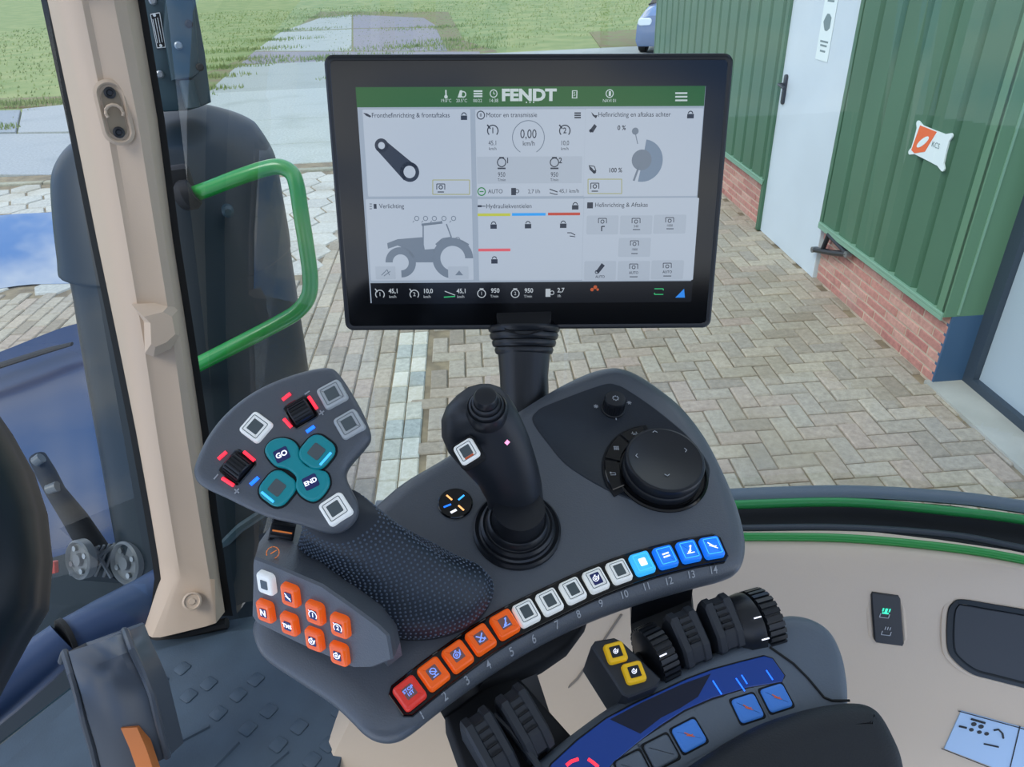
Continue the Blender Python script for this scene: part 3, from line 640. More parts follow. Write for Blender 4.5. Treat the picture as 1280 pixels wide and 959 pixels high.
# ================================================================== MONITOR
mo_ = [Vector((-.1349, .6107, -.0632)), Vector((.1868, .6073, -.0759)), Vector((.1777, .5577, -.2926)), Vector((-.144, .5612, -.2798))]
mc = sum(mo_, Vector()) / 4 + EYE; mu = (mo_[1] - mo_[0] + mo_[2] - mo_[3]); mv = (mo_[0] - mo_[3] + mo_[1] - mo_[2]); mn = mu.cross(mv).normalized()
MF = Frame(mc, mu, mn)
mon = thing('touch_monitor', MF.at(0, -.11, -.02), 'wide touch screen monitor showing the tractor settings on a black post', 'monitor')
MB().body(MF, rrect(.3225, .2225, .0075, 5), [(.012, -.034), (.002, -.028), (0, -.004), (.0006, -.0012), (.0022, 0), (.0036, -.0006)]).build('housing', M['black'], mon)
MB().body(MF, rrect(.313, .213, .004, 3), [(0, -.003), (0, .0002), (.0005, .0006)]).build('bezel_glass', M['gloss'], mon, smooth=0)
SC = [MF.uv(x, y, .0008) for x, y in ((444, 109), (881, 108), (863, 377), (464, 378))]
scx = (SC[0][0] + SC[1][0] + SC[2][0] + SC[3][0]) / 4; scy = (SC[0][1] + SC[1][1] + SC[2][1] + SC[3][1]) / 4
SW = (SC[1][0] - SC[0][0] + SC[2][0] - SC[3][0]) / 2; SH = (SC[0][1] - SC[3][1] + SC[1][1] - SC[2][1]) / 2
SF = Frame(MF.at(scx, scy, .0008), MF.u, MF.n)
def smat(n, c, e=.42, k=.22):
    m = mat(n, c, .16, emit=e); b = m.node_tree.nodes['Principled BSDF']; b.inputs['Emission Strength'].default_value = e * .66; b.inputs['Base Color'].default_value = tuple(v * k for v in lin(c)) + (1,); return m
m_bg = smat('screen_backlight', (160, 174, 190), .8); m_tile = smat('screen_tile', (186, 198, 212), .80); m_head = smat('screen_header', (34, 98, 40), .75); m_bar = smat('screen_footer', (16, 20, 28), .6)
m_ink = smat('screen_ink', (44, 56, 76), .5); m_wht = smat('screen_white', (200, 214, 214), .8); m_btn = smat('screen_button', (176, 188, 202), .8); m_mid = smat('screen_grey', (120, 134, 150), .75)
scr = MB().body(SF, [(-SW / 2, -SH / 2), (SW / 2, -SH / 2), (SW / 2, SH / 2), (-SW / 2, SH / 2)], [(0, -.0003), (0, 0)]).build('screen', m_bg, mon, smooth=0)
K = SW / 408.0     # metres per photograph pixel on the screen
def su(x, y): return SF.uv(x, y, 0)
class UI:
    def __init__(s, h): s.m = MB(); s.h = h
    def rect(s, x0, y0, x1, y1, r=0.0):
        a, b = su(x0, y0), su(x1, y1)
        cx_, cy_ = (a[0] + b[0]) / 2, (a[1] + b[1]) / 2; w_, h_ = abs(b[0] - a[0]), abs(a[1] - b[1])
        r = r or .00001; s.m.add([SF.at(x, y, s.h) for x, y in rrect(w_, h_, min(r, w_ / 2.1, h_ / 2.1), 2, cx_, cy_)], [tuple(range(12))]); return s
    def poly(s, pts): s.m.add([SF.at(*su(x, y), s.h) for x, y in pts], [tuple(range(len(pts)))]); return s
    def line(s, pts, w_):
        q = [Vector(su(*p)).to_2d() if False else Vector((su(*p)[0], su(*p)[1])) for p in pts]; w_ *= K / 2
        for a, b in zip(q, q[1:]):
            t = (b - a).normalized(); n = Vector((-t.y, t.x)) * w_
            s.m.add([SF.at(p.x, p.y, s.h) for p in (a + n, a - n, b - n, b + n)], [(0, 1, 2, 3)])
        return s
    def ring(s, x, y, r, w_, a0=0, a1=360, n=28):
        c = su(x, y); vs = []
        for k in range(n + 1):
            a = math.radians(a0 + (a1 - a0) * k / n)
            for q in (r - w_ / 2, r + w_ / 2): vs.append(SF.at(c[0] + q * K * math.cos(a), c[1] + q * K * math.sin(a), s.h))
        s.m.add(vs, [(2 * k, 2 * k + 1, 2 * k + 3, 2 * k + 2) for k in range(n)]); return s
    def disc(s, x, y, r): return s.ring(x, y, r / 2, r)
    def text(s, st, x, y, sz, left=False, bold=0.0, wid=.92):
        a, b = su(x, y); put_text(s.m, SF, st, sz * K, a, b, s.h, bold, left, wid); return s
    def done(s, name, m): return s.m.build(name, m, scr, smooth=0)
UI(.0001).rect(444.5, 109, 880, 132.5).done('header_bar', m_head)
UI(.0001).rect(463, 354, 864, 377.5).done('footer_bar', m_bar)
for x0, y0, x1, y1 in ((453, 137, 590, 245), (594, 137, 729, 245), (732, 136, 871, 245), (457, 249, 592, 350), (597, 249, 727, 350), (730, 248, 866, 350)):
    UI(.00015).rect(x0, y0, x1, y1, .0008).done('tile', m_tile)
UI(.0002).rect(596, 196, 727, 229).done('tile_band', m_btn)
for x, y in ((753, 281), (795, 281), (837, 280), (793, 309), (750, 338), (792, 338), (834, 337)):
    b = UI(.0002); b.rect(x - 19.5, y - 11.5, x + 19.5, y + 12, .0012); b.done('screen_button', m_btn)
    i = UI(.0003); i.ring(x, y - 4, 2, .9); i.line([(x - 5, y - 2), (x - 5, y - 8), (x + 5, y - 8), (x + 5, y - 2)], .9)
    if (x, y) == (750, 338): i = UI(.0003); i.poly([(x - 5, y + 1), (x - 2, y + 4), (x + 6, y - 6), (x + 2, y - 9)]); i.ring(x - 4, y + 2, 2, 1); i.text('AUTO', x, y + 8, 4.6, bold=.01)
    elif y == 338 or y == 337: i.text('AUTO', x, y + 3, 4.6, bold=.01); i.line([(x - 5, y + 8), (x + 5, y + 8)], 1)
    elif (x, y) == (753, 281): i.line([(x - 1, y + 8), (x - 1, y + 2), (x + 3, y + 2)], 1.4)
    elif y == 309: i.text('1000', x, y + 3, 4.2); i.line([(x - 4, y + 8), (x + 4, y + 8)], 1)
    else: i.text('540' if x == 795 else '1000', x, y + 2, 4.2); i.line([(x - 4, y + 6), (x + 5, y + 6)], 1)
    i.done('button_icon', m_ink)
for x, y in ((482, 341), (573, 341)): UI(.0006).rect(x - 13, y - 8, x + 13, y + 8, .0008).done('screen_button', m_btn)
# header
t = UI(.0003); t.text('FENDT', 661, 119.5, 17.5, bold=.045, wid=1.18)
for y in (116.5, 121, 125.5): t.rect(844, y - 1, 859, y + 1)
for x in (658, 662.5, 667): t.disc(x, 128, .8)
t.rect(715, 113, 716, 123); t.rect(715, 113, 721, 114); t.rect(720.5, 113, 721.5, 123); t.rect(715, 122, 721, 123); t.text('5', 718, 118, 6)
t.ring(762, 117, 4.2, 1); t.rect(761, 114, 763.5, 120); t.text('NAVI 01', 762, 126, 5)
t.rect(556.5, 112.5, 558.5, 122); t.disc(557.5, 121, 2); t.text('19.0°C', 557.5, 126, 5)
t.poly([(572, 122), (575, 113), (578, 113), (577, 122)]); t.ring(579, 118, 3, 1.2); t.text('20.5°C', 577, 126, 5)
for k in range(3): t.rect(592, 113 + k * 3.2, 603, 115 + k * 3.2)
t.text('00/22', 597, 126, 5); t.ring(617, 117, 4, 1); t.text('14:38', 617, 126, 5.4); t.line([(617, 114.5), (617, 117.5), (619, 117.5)], .8)
t.done('header_print', m_wht)
# tile headings and figures
t = UI(.0003)
t.text('Fronthefinrichting & frontaftakas', 465, 144.5, 7.6, True).text('Motor en transmissie', 608, 144, 7.6, True).text('Hefinrichting en aftakas achter', 748, 143.5, 7.6, True)
t.text('Verlichting', 474, 258, 7.6, True).text('Hydrauliekventielen', 608, 258, 7.6, True).text('Hefinrichting & Aftakas', 744, 256.5, 7.6, True)
t.text('0,00', 660.5, 168, 14.5, wid=.8).text('km/h', 661, 179.5, 8)
for x, n_, v_ in ((616, '1', '45,1'), (706, '2', '10,0')):
    t.ring(x, 163.5, 6.2, 1.3, -45, 225); t.text(n_, x, 163.5, 9, bold=.02); t.line([(x - 7, 156), (x - 3, 161)], 1.6); t.text(v_, x, 179, 7.6, wid=.8); t.text('km/h', x, 186, 5)
for x, n_ in ((627, '1'), (693, '2')):
    t.ring(x, 203, 5, 1.2); t.line([(x - 3, 197), (x + 3, 197)], 1.4); t.text(n_, x + 7.5, 201, 9, bold=.02); t.text('950', x, 218.5, 7.6, wid=.8); t.text('T/min', x, 225, 4.6)
    t.line([(x - 5, 210.5), (x + 5, 210.5)], 1.8)
t.text('AUTO', 610, 239.5, 7, True).text('2,7 l/h', 660, 239.5, 6.6, True).text('45,1 km/h', 699, 239, 6.6, True)
t.rect(639, 235, 645, 244); t.ring(646.5, 239, 2, .8); t.line([(687, 241), (694, 243), (697, 243)], 1); t.line([(687, 236.5), (697, 240)], 1.2)
t.text('0 %', 777, 160, 7.4, bold=.02).text('100 %', 769, 213, 7.4, bold=.015)
t.poly([(737, 163), (741, 166), (746, 158), (743, 155)]); t.disc(738.5, 163.5, 2); t.poly([(736, 207), (740, 210), (744, 215), (742, 217), (737, 212)]); t.disc(743, 215, 2); t.line([(736, 207), (743, 208), (745, 214)], 1)
for x, y in ((580, 145), (863, 143), (719, 257), (617, 281), (660, 280.5), (704, 280), (618, 324.5)):
    t.rect(x - 4, y - .5, x + 4, y + 5); t.ring(x, y - 1, 2.6, 1.1, 0, 180)
t.poly([(454, 141), (458, 145), (463, 147), (464, 145), (459, 142)]).poly([(739, 140), (743, 144), (747, 144), (745, 148), (741, 145)]); t.ring(601, 144, 4.4, 1.1); t.text('0', 601, 144, 5, bold=.02)
for k in range(3): t.rect(718, 140.5 + k * 2.8, 726, 142.3 + k * 2.8)
t.rect(734, 253, 741, 260.5); t.rect(597, 256.5, 602, 259); t.line([(600, 257.8), (607, 257.8)], 1); t.rect(467, 255, 471, 261); t.line([(462, 255), (465, 255)], .8); t.line([(462, 258), (465, 258)], .8); t.line([(462, 261), (465, 261)], .8)
for x in (551, 743.5):
    y = 234 if x == 551 else 233; t.ring(x, y, 2.1, 1.1); t.line([(x - 5, y + 3), (x - 5, y - 4), (x + 5, y - 4), (x + 5, y + 3)], 1); t.line([(x - 4, y + 6), (x + 4, y + 6)], 1.2)
t.line([(709, 291), (714, 291), (719, 294)], 1.1); t.line([(712, 295), (719, 296)], 1)
t.done('lettering', m_ink)
t = UI(.00025); t.ring(660.5, 172, 19, .9, -60, 240); t.done('speed_ring', m_mid)
# lower link
t = UI(.0003); a = (477, 182, 7.5); b = (512, 215, 11)
t.poly([(484.5, 178), (521.5, 208.5), (505, 225.5), (470.5, 187)]); t.ring(*a[:2], 6, 4.2); t.ring(*b[:2], 9.2, 4.8); t.done('link_drawing', m_ink)
t = UI(.0004); t.disc(477, 182, 4).disc(512, 215, 7.2); t.done('link_hole', m_tile)
for x0, y0 in ((541, 225), (735, 224)):
    t = UI(.0003); t.line([(x0, y0), (x0 + (46 if x0 < 600 else 42), y0), (x0 + (46 if x0 < 600 else 42), y0 + 18), (x0, y0 + 18), (x0, y0)], .9); t.done('yellow_frame', smat('screen_yellow', (166, 168, 100), .8))
for x0, x1, y, c in ((597, 638, 268.5, (190, 196, 60)), (640, 682, 268, (40, 160, 240)), (685, 725, 267.5, (190, 70, 50)), (598, 638, 312.5, (220, 96, 106))):
    t = UI(.0003); t.rect(x0, y - 1.6, x1, y + 1.6); t.done('valve_bar', smat('valve_colour', c, .85))
t = UI(.0003); t.ring(602, 239.5, 4.5, 1.3).line([(599.5, 239.5), (604.5, 239.5)], 1.2); t.done('auto_icon', smat('screen_green', (30, 130, 60), .8))
# dial drawing of the rear linkage
t = UI(.00025); t.ring(803, 201, 17.5, 14, -100, 82); t.done('dial_sector', smat('dial_grey', (120, 140, 162), .8))
t = UI(.0003); t.disc(802, 200, 12).line([(799, 207), (792, 226)], 2.4).disc(794, 164, 4); t.line([(794, 166), (797, 180)], 1); t.done('dial_knob', m_mid)
# tractor drawing
t = UI(.0003)
t.poly([(484, 304), (497, 299), (528, 296.5), (531, 312), (544, 311), (541, 328), (520, 328), (507, 311), (497, 307), (485, 311)])
t.line([(529, 311), (529, 281), (551, 279)], 1.6); t.line([(527, 281), (553, 278)], 3); t.line([(558, 280), (564, 296)], 1.6); t.line([(545, 306), (553, 299), (565, 297)], 2.5); t.line([(577, 301), (586, 306)], 2)
t.ring(501, 328, 14.5, 9, -90, 180); t.ring(566, 323, 20.5, 10, 0, 260); t.done('tractor_drawing', m_mid)
t = UI(.0007)
for x in (521, 532, 543, 555, 567): t.ring(x, 273, 2.6, .9); t.line([(x - 3, 276), (x - 5, 278)], .8)
t.ring(572, 299.5, 2.8, 1); t.line([(477, 344), (484, 337), (487, 344)], 1); t.line([(480, 345), (488, 339)], 1); t.poly([(569, 344), (574, 338), (579, 344)]); t.done('lamp_icon', m_mid)
# footer
t = UI(.0003)
for x, n_, v_ in ((475, '1', '45,1'), (518, '2', '10,0')): t.ring(x, 368, 5.5, 1.1, -45, 225); t.text(n_, x, 368, 7, bold=.01); t.line([(x - 6, 361), (x - 3, 365)], 1.2); t.text(v_, x + 17, 364, 8, bold=.02); t.text('km/h', x + 16, 371, 5)
for x, n_ in ((602, '1'), (644, '2')): t.ring(x, 367, 5, 1.1); t.text(n_, x, 367, 6); t.line([(x - 2.5, 361), (x + 2.5, 361)], 1.2); t.text('950', x + 17, 363.5, 8, bold=.02); t.text('T/min', x + 16, 370.5, 4.8)
t.text('45,1', 577, 364, 8, bold=.02).text('km/h', 576, 371, 5).text('2,7', 701, 363, 8, bold=.02).text('l/h', 699, 370, 5)
t.rect(682, 361, 688, 371); t.ring(690, 366, 2.4, .9); t.line([(556, 364), (569, 369)], 1); t.done('footer_print', smat('footer_white', (190, 198, 204), .8))
t = UI(.0003); t.line([(555, 371.5), (569, 370.5)], 1.4).line([(818, 361), (829, 361), (829, 363)], 1.2).line([(818, 366), (818, 368), (829, 368)], 1.2); t.done('footer_green', smat('footer_green', (60, 190, 120), .8))
t = UI(.0003); t.poly([(844, 372), (856, 372), (855, 361)]); t.done('signal_icon', smat('footer_blue', (50, 140, 235), .9))
t = UI(.0003); t.disc(740, 362, 2.2).disc(744, 359, 2.4).disc(747, 362, 1.6); t.done('warning_icon', smat('footer_orange', (190, 90, 50), .8))
# post ----------------------------------------------------------------
post = thing('monitor_post', P(656, 540, .62), 'thick black post with a flared ribbed collar holding up the monitor', 'post')
pp = [P(655, 440, .635), P(655, 470, .632), P(656, 500, .63), P(656, 525, .63), P(656, 560, .632)]
MB().tube(pp, [.0235, .0215, .0215, .0222, .024], 28, ref=(0, 1, 0)).build('post', M['black'], post)
for k, (y, r) in enumerate(((408, .0325), (417, .031), (426, .029), (435, .0265))):
    q = P(655, y, .637); q2 = P(655, y + 8, .637); MB().tube([q, q.lerp(q2, .3), q.lerp(q2, .8), q2], [r * .98, r, r * .97, r * .93], 28, ref=(0, 1, 0)).build('collar', M['black'], post)
MB().tube([P(655, 392, .62), P(655, 412, .637)], .024, 24, ref=(0, 1, 0)).build('mount', M['matte'], post)

# ================================================================== KEYS
def keycap(par, fr, w_, h_, m, ht=.0045, disp=M['disp'], glyph=None, gm=None, dw=.5, name='key', ring=None, gs=.55, label=None, r=.0022, dh=None):
    k = MB().body(fr, rrect(w_, h_, min(r, w_ * .3), 3), [(-.0004, -.002), (-.0002, 0), (0, ht * .6), (.0005, ht * .88), (.0014, ht), (.0026, ht - .0002)]).build(name, m, par)
    if label: k['label'] = label
    dh = dh or dw
    if disp: MB().body(fr, rrect(w_ * dw, h_ * dh, .0004, 1), [(0, ht - .001), (0, ht + .0001)]).build('key_display', disp, k, smooth=0)
    if ring:
        mb = MB(); a = rrect(w_ * .76, h_ * .76, .001, 2); b = inset(a, .0005); n = len(a)
        mb.add([fr.at(x, y, ht + .00005) for x, y in a] + [fr.at(x, y, ht + .00005) for x, y in b], [(i, (i + 1) % n, (i + 1) % n + n, i + n) for i in range(n)]).build('groove', ring, k, smooth=0)
    if glyph:
        mb = MB(); z = ht + .0002; S = min(w_, h_) * gs
        if isinstance(glyph, str) and glyph[0] != '*': 
            for i, ln in enumerate(glyph.split('|')):
                nl = len(glyph.split('|')); put_text(mb, fr, ln, S / nl ** .5 * (1 if len(ln) < 3 else .62), 0, ((nl - 1) / 2 - i) * S * .42, z, .03)
        else:
            def seg(a, b, w2=.08):
                A, B = Vector(a) * S, Vector(b) * S; t = (B - A).normalized(); n = Vector((-t.y, t.x)) * w2 * S * .5
                mb.add([fr.at(q.x, q.y, z) for q in (A + n, A - n, B - n, B + n)], [(0, 1, 2, 3)])
            def arc_(x, y, rr, a0, a1, w2=.09):
                pts = [(x + rr * math.cos(math.radians(a0 + (a1 - a0) * i / 12)), y + rr * math.sin(math.radians(a0 + (a1 - a0) * i / 12))) for i in range(13)]
                for p, q in zip(pts, pts[1:]): seg(p, q, w2)
            g = glyph[1:]
            if g[0] == 'c': arc_(0, 0, .46, -40, 220); put_text(mb, fr, g[1:], S * .7, 0, 0, z, .02); seg((-.5, .46), (-.25, .25))
            elif g == 'ped': seg((-.4, .4), (.1, -.1), .12); seg((-.35, .1), (.4, -.35), .1); seg((.1, -.1), (.35, -.1), .1)
            elif g == 'eng': arc_(-.1, 0, .3, 0, 360); seg((.2, -.2), (.4, .3), .1); seg((-.1, .4), (.1, .4), .1); arc_(-.1, 0, .1, 0, 360)
            elif g == 'link': seg((-.4, -.35), (.4, -.35), .09); seg((-.1, -.25), (.3, .4), .12); seg((-.2, -.3), (.1, -.05), .2); seg((.3, .4), (.1, .3), .1)
            elif g == 'blk': arc_(0, .1, .28, 0, 360); seg((-.3, -.4), (.3, -.4), .1); seg((-.3, .3), (.3, -.15)); seg((0, -.4), (0, -.1))
            elif g == 'x': seg((-.35, -.35), (.35, .35), .12); seg((-.35, .35), (.35, -.35), .12); arc_(0, 0, .38, 200, 340)
            elif g == 'bars': seg((-.35, .15), (.35, .2), .16); seg((-.35, -.15), (.35, -.1), .16)
        mb.build('symbol', gm or M['glow'], k, smooth=0)
    return k
# ================================================================== CONSOLE
nC = Vector((.08298336, -.2942235, .95212725))
CF = Frame(EYE - nC * .45, (1, 0, 0), nC)
con = thing('control_console', CF.hit(700, 680, -.03), 'curved grey control console with a numbered row of lit keys', 'console')
sil = [(472, 640), (505, 612), (545, 588), (590, 560), (640, 528), (688, 498), (728, 478), (752, 471), (770, 470), (792, 477), (820, 495), (850, 520), (878, 556), (900, 598), (917, 640), (926, 675), (927, 700), (920, 718), (900, 728), (862, 738), (800, 756), (740, 778), (690, 801), (640, 829), (590, 862), (545, 895), (512, 921), (492, 930), (472, 929), (455, 920), (440, 905), (415, 882), (370, 852), (335, 828), (322, 808), (320, 788), (335, 765), (372, 730), (420, 690)]
so_ = [CF.uv(x, y, -.018) for x, y in sil]; so_ = [(p.x, p.y) for p in cr_([Vector((a, b, 0)) for a, b in so_], 39 * 5)]
def sm(o, k=6):
    for _ in range(k): o = [((o[i - 1][0] + 2 * o[i][0] + o[(i + 1) % len(o)][0]) / 4, (o[i - 1][1] + 2 * o[i][1] + o[(i + 1) % len(o)][1]) / 4) for i in range(len(o))]
    return o
MB().loft([[CF.at(a, b, h) for a, b in sm(inset(so_, d), 8 if d > .004 else 0)] for d, h in ((.016, 0), (.013, -.0004), (.0105, -.0012), (.006, -.003), (.0025, -.0055), (.0005, -.009), (0, -.014), (.0006, -.019), (.004, -.027), (.010, -.034), (.02, -.037))]).build('console_body', M['console'], con, smooth=50)
KP = [(512, 866), (542, 842), (572, 820), (601, 799), (631, 780), (658, 766), (687, 752), (716, 738), (745, 725), (774, 714), (803, 704), (832, 696), (861, 689), (890, 684)]
m_kd = mat('key_display_dusk', (128, 96, 96), .3, emit=.1); m_kg = mat('key_glyph_blue', (120, 150, 235), .4, emit=.7)
K2 = [Vector(CF.uv(x, y, .003)) for x, y in KP]
def kt(i): return (K2[min(i + 1, 13)] - K2[max(i - 1, 0)]).normalized()
tr = []
for sgn, rng in ((1, range(14)), (-1, range(13, -1, -1))):
    for i in rng:
        t = kt(i); n = Vector((-t.y, t.x)); e = 0
        if i == 0: e = -.0098
        if i == 13: e = .0098
        if e: 
            c = .8 if True else 1; 
            pr = [K2[i] + t * (e * .6) + n * sgn * .0108, K2[i] + t * e + n * sgn * .0075]
            tr += pr if (i == 13) == (sgn == 1) else pr[::-1]
        else: tr.append(K2[i] + n * sgn * .0108)
tr = [(p.x, p.y) for p in tr]
MB().body(CF, tr, [(-.0006, -.002), (-.0006, .0004), (0, .0010), (.0006, .0006)]).build('key_tray', M['gloss'], con, smooth=30)
kc = [('red', 'STOP|1ST', 'stop key in red'), ('orange', '*blk', None), ('orange', '*eng', None), ('orange', '*x', None), ('orange', '*link', None)]
nums = MB()
for i in range(14):
    t = kt(i); fr = Frame(CF.at(K2[i].x, K2[i].y, .0006), CF.u * t.x + CF.v * t.y, nC)
    if i < 5: keycap(con, fr, .0152, .0165, M[kc[i][0]], glyph=kc[i][1], dw=.46, disp=m_kd, gs=.44, gm=m_kg, label='red backlit key' if i == 0 else 'orange backlit key')
    elif i < 10: keycap(con, fr, .0145, .0158, M['white'], ring=M['groove'], dw=.46, dh=.52, disp=M['dispb'] if i == 8 else M['disp'], glyph='*eng' if i == 8 else None, gs=.42, label='white key')
    else: keycap(con, fr, .0145, .0158, M['cyank'] if i == 10 else M['bluek'], disp=M['glow'] if i == 10 else None, dw=.35, glyph={12: '*link', 13: '*ped', 11: '*bars'}.get(i), gs=.5, label='blue backlit key', ring=M['cyanled'])
    q = Vector((t.y, -t.x)); o_ = K2[i] + q * .0150
    nn = (nC * 13 + (CF.u * q.x + CF.v * q.y) * 4.2).normalized()
    nx_, ny_ = ((527, 891), (556, 868), (584, 848), (611, 829), (640, 812), (668, 796), (697, 779), (724, 766), (752, 753), (781, 742), (809, 732), (837, 725), (865, 717), (893, 711))[i]
    a, b = CF.uv(nx_, ny_, -.001); put_text(nums, Frame(CF.at(a, b, .0002), CF.u * t.x + CF.v * t.y, nn), str(i + 1), .0062, bold=.01)
nb = nums
# numerals sit on a thin printed label strip following the slope
def onbody(a, b):   # height of the console edge profile at (a, b)
    best = 1e9
    for i in range(0, len(so_)):
        p, q = so_[i], so_[(i + 1) % len(so_)]; dx, dy = q[0] - p[0], q[1] - p[1]; L = dx * dx + dy * dy or 1e-9
        t = max(0, min(1, ((a - p[0]) * dx + (b - p[1]) * dy) / L)); best = min(best, math.hypot(a - p[0] - dx * t, b - p[1] - dy * t))
    pr = ((0, -.014), (.0005, -.009), (.0025, -.0055), (.006, -.003), (.0105, -.0012), (.013, -.0004), (.016, 0), (9, 0))
    for (d0, h0), (d1, h1) in zip(pr, pr[1:]):
        if d0 <= best <= d1: return h0 + (h1 - h0) * (best - d0) / (d1 - d0)
    return 0
nv = []
for v in nums.v:
    a, b = (v - CF.o).dot(CF.u), (v - CF.o).dot(CF.v); nv.append(CF.at(a, b, onbody(a, b) + .0010))
nums.v = nv; nums.build('numerals', M['print'], con, smooth=0)
# touch pad field
po = [(668, 528), (672, 516), (690, 506), (752.6, 483), (771, 483), (785, 490), (812, 508), (839, 529), (862, 550), (884, 581), (881.6, 604), (865, 625), (839, 635), (816, 632), (781, 620.6), (750, 606.6), (710, 581), (687, 555)]
p2 = [(p.x, p.y) for p in cr_([Vector(CF.uv(x, y) + (0,)) for x, y in po], 18 * 5)]
MB().body(CF, p2, [(-.0012, -.001), (-.0012, .0002), (-.0004, .0006), (.0002, .0005), (.0008, .0001)]).build('pad_field', M['pad'], con)
# climate knob
kf = CF.sub(766, 512, 10, 0, 0)
kn = MB().lathe(kf, [(.0098, 0), (.0098, .0015), (.0088, .002), (.0086, .0130), (.0080, .0142), (.0072, .0144), (.0002, .0142)], 36).build('climate_knob', M['black'], con)
for k in range(28):
    a = 2 * PI * k / 28; MB().box(Frame(kf.at(.0087 * math.cos(a), .0087 * math.sin(a), .0072), -kf.u * math.sin(a) + kf.v * math.cos(a), kf.n), 0, 0, 0, .0007, .0006, .009).build('knurl', M['black'], kn, smooth=0)
g = MB()
for k in range(8): a = PI * k / 4; g.box(Frame(kf.at(.0022 * math.cos(a), .0022 * math.sin(a), .0146), kf.u * math.cos(a) + kf.v * math.sin(a), kf.n), 0, 0, 0, .0011, .0010, .0002)
g.build('symbol', M['print'], kn, smooth=0)
for x, y, k in ((745, 508, 8), (786.5, 503.5, 3), (770, 523, 1)):
    g = MB(); f_ = CF.sub(x, y, 10, 0, .0007)
    if k == 1: g.box(f_, 0, 0, 0, .0008, .0035, .0002)
    else:
        for j in range(k * 2 if k == 3 else k): a = PI * 2 * j / (6 if k == 3 else k) ; g.box(Frame(f_.at(.0011 * math.cos(a), .0011 * math.sin(a)), f_.u * math.cos(a) + f_.v * math.sin(a), f_.n), 0, 0, 0, .0018, .0006, .0002)
    g.build('printed_symbol', M['print'], con, smooth=0)
# rotary controller
df = CF.sub(826, 590, 10, 0, 0)
MB().lathe(df, [(.0365, -.001), (.0365, .0012), (.0350, .0020), (.0335, .0012), (.0335, .0006), (.0002, .0006)], 56).build('dial_well', M['gloss'], con)
dial = MB().lathe(df, [(.0305, .0008), (.0308, .004), (.0300, .0062), (.0290, .0068), (.0290, .0098), (.0302, .0102), (.0302, .0158), (.0294, .0170), (.0278, .0174), (.0270, .0170), (.0002, .0166)], 64).build('rotary_dial', M['black'], con)
for x, y, r_ in ((818.5, 540, 90), (857, 563, 0), (834, 594, -90), (796, 570, 180)):
    a, b = df.uv(x, y, .0172); f_ = Frame(df.at(a, b, .0175), df.u * math.cos(math.radians(r_)) + df.v * math.sin(math.radians(r_)), df.n); g = MB()
    g.add([f_.at(*p) for p in ((-.001, .0018), (-.0004, .0020), (.0012, 0), (-.0004, -.0020), (-.001, -.0018), (.0004, 0))], [(0, 5, 2, 1), (5, 4, 3, 2)]); g.build('arrow_mark', M['print'], dial, smooth=0)
for k, (a0, a1, gx) in enumerate(((100, 128, '*bars'), (130, 165, '*bars'), (167, 204, '*link'))):
    o_ = [(r * math.cos(math.radians(a0 + (a1 - a0) * j / 6)), r * math.sin(math.radians(a0 + (a1 - a0) * j / 6))) for r, rng in ((.0440, range(7)), (.0320, range(6, -1, -1))) for j in rng]
    kk = MB().body(df, o_, [(0, -.001), (0, .0018), (.0006, .0026)]).build('menu_key', M['gloss'], con, smooth=30)
    am = math.radians((a0 + a1) / 2); g = MB(); f_ = Frame(df.at(.0385 * math.cos(am), .0385 * math.sin(am), .0028), df.u, df.n)
    if k == 0: g.box(f_, 0, 0, 0, .0055, .0005, .0001); g.box(f_, -.0015, .001, 0, .0005, .0016, .0001); g.box(f_, .0015, .001, 0, .0005, .0016, .0001); g.box(f_, 0, -.0012, 0, .003, .0005, .0001)
    if k == 1:
        for i in range(3): g.box(f_, 0, (i - 1) * .0013, 0, .0042, .0007, .0001)
        for i in range(3): g.box(f_, (i - 1) * .0015, 0, 0, .0005, .004, .0001)
    if k == 2: g.box(f_, 0, .001, 0, .004, .0005, .0001); g.box(f_, 0, -.001, 0, .004, .0005, .0001); g.box(f_, .002, 0, 0, .0005, .0022, .0001); g.box(f_, -.0016, .001, 0, .0012, .0016, .0001)
    g.build('symbol', M['print'], kk, smooth=0)
o_ = [(r * math.cos(math.radians(95 + 5.75 * j)), r * math.sin(math.radians(95 + 5.75 * j))) for r, rng in ((.0455, range(21)), (.0340, range(20, -1, -1))) for j in rng]
MB().body(df, o_, [(0, -.001), (0, .0010), (.0005, .0014)]).build('menu_key_rim', M['matte'], con, smooth=30)
# round indicator
jf = CF.sub(569, 630, 10, 0, 0)
ji = MB().lathe(jf, [(.0128, -.001), (.0128, .001), (.0120, .0016), (.0002, .0013)], 40).build('indicator_button', M['gloss'], con)
for a, m in ((45, 'cyanled'), (135, 'amberled'), (205, 'blueled'), (315, 'amberled')):
    r_ = math.radians(a); MB().box(Frame(jf.at(.0062 * math.cos(r_), .0062 * math.sin(r_), .0017), jf.u * math.cos(r_) + jf.v * math.sin(r_), jf.n), 0, 0, 0, .0058, .0013, .0002).build('indicator_light', M[m], ji, smooth=0)
MB().box(Frame(jf.at(-.001, -.0072, .0017), jf.u * .8 + jf.v * .5, jf.n), 0, 0, 0, .0048, .0018, .0002).build('indicator_light', M['glow'], ji, smooth=0)

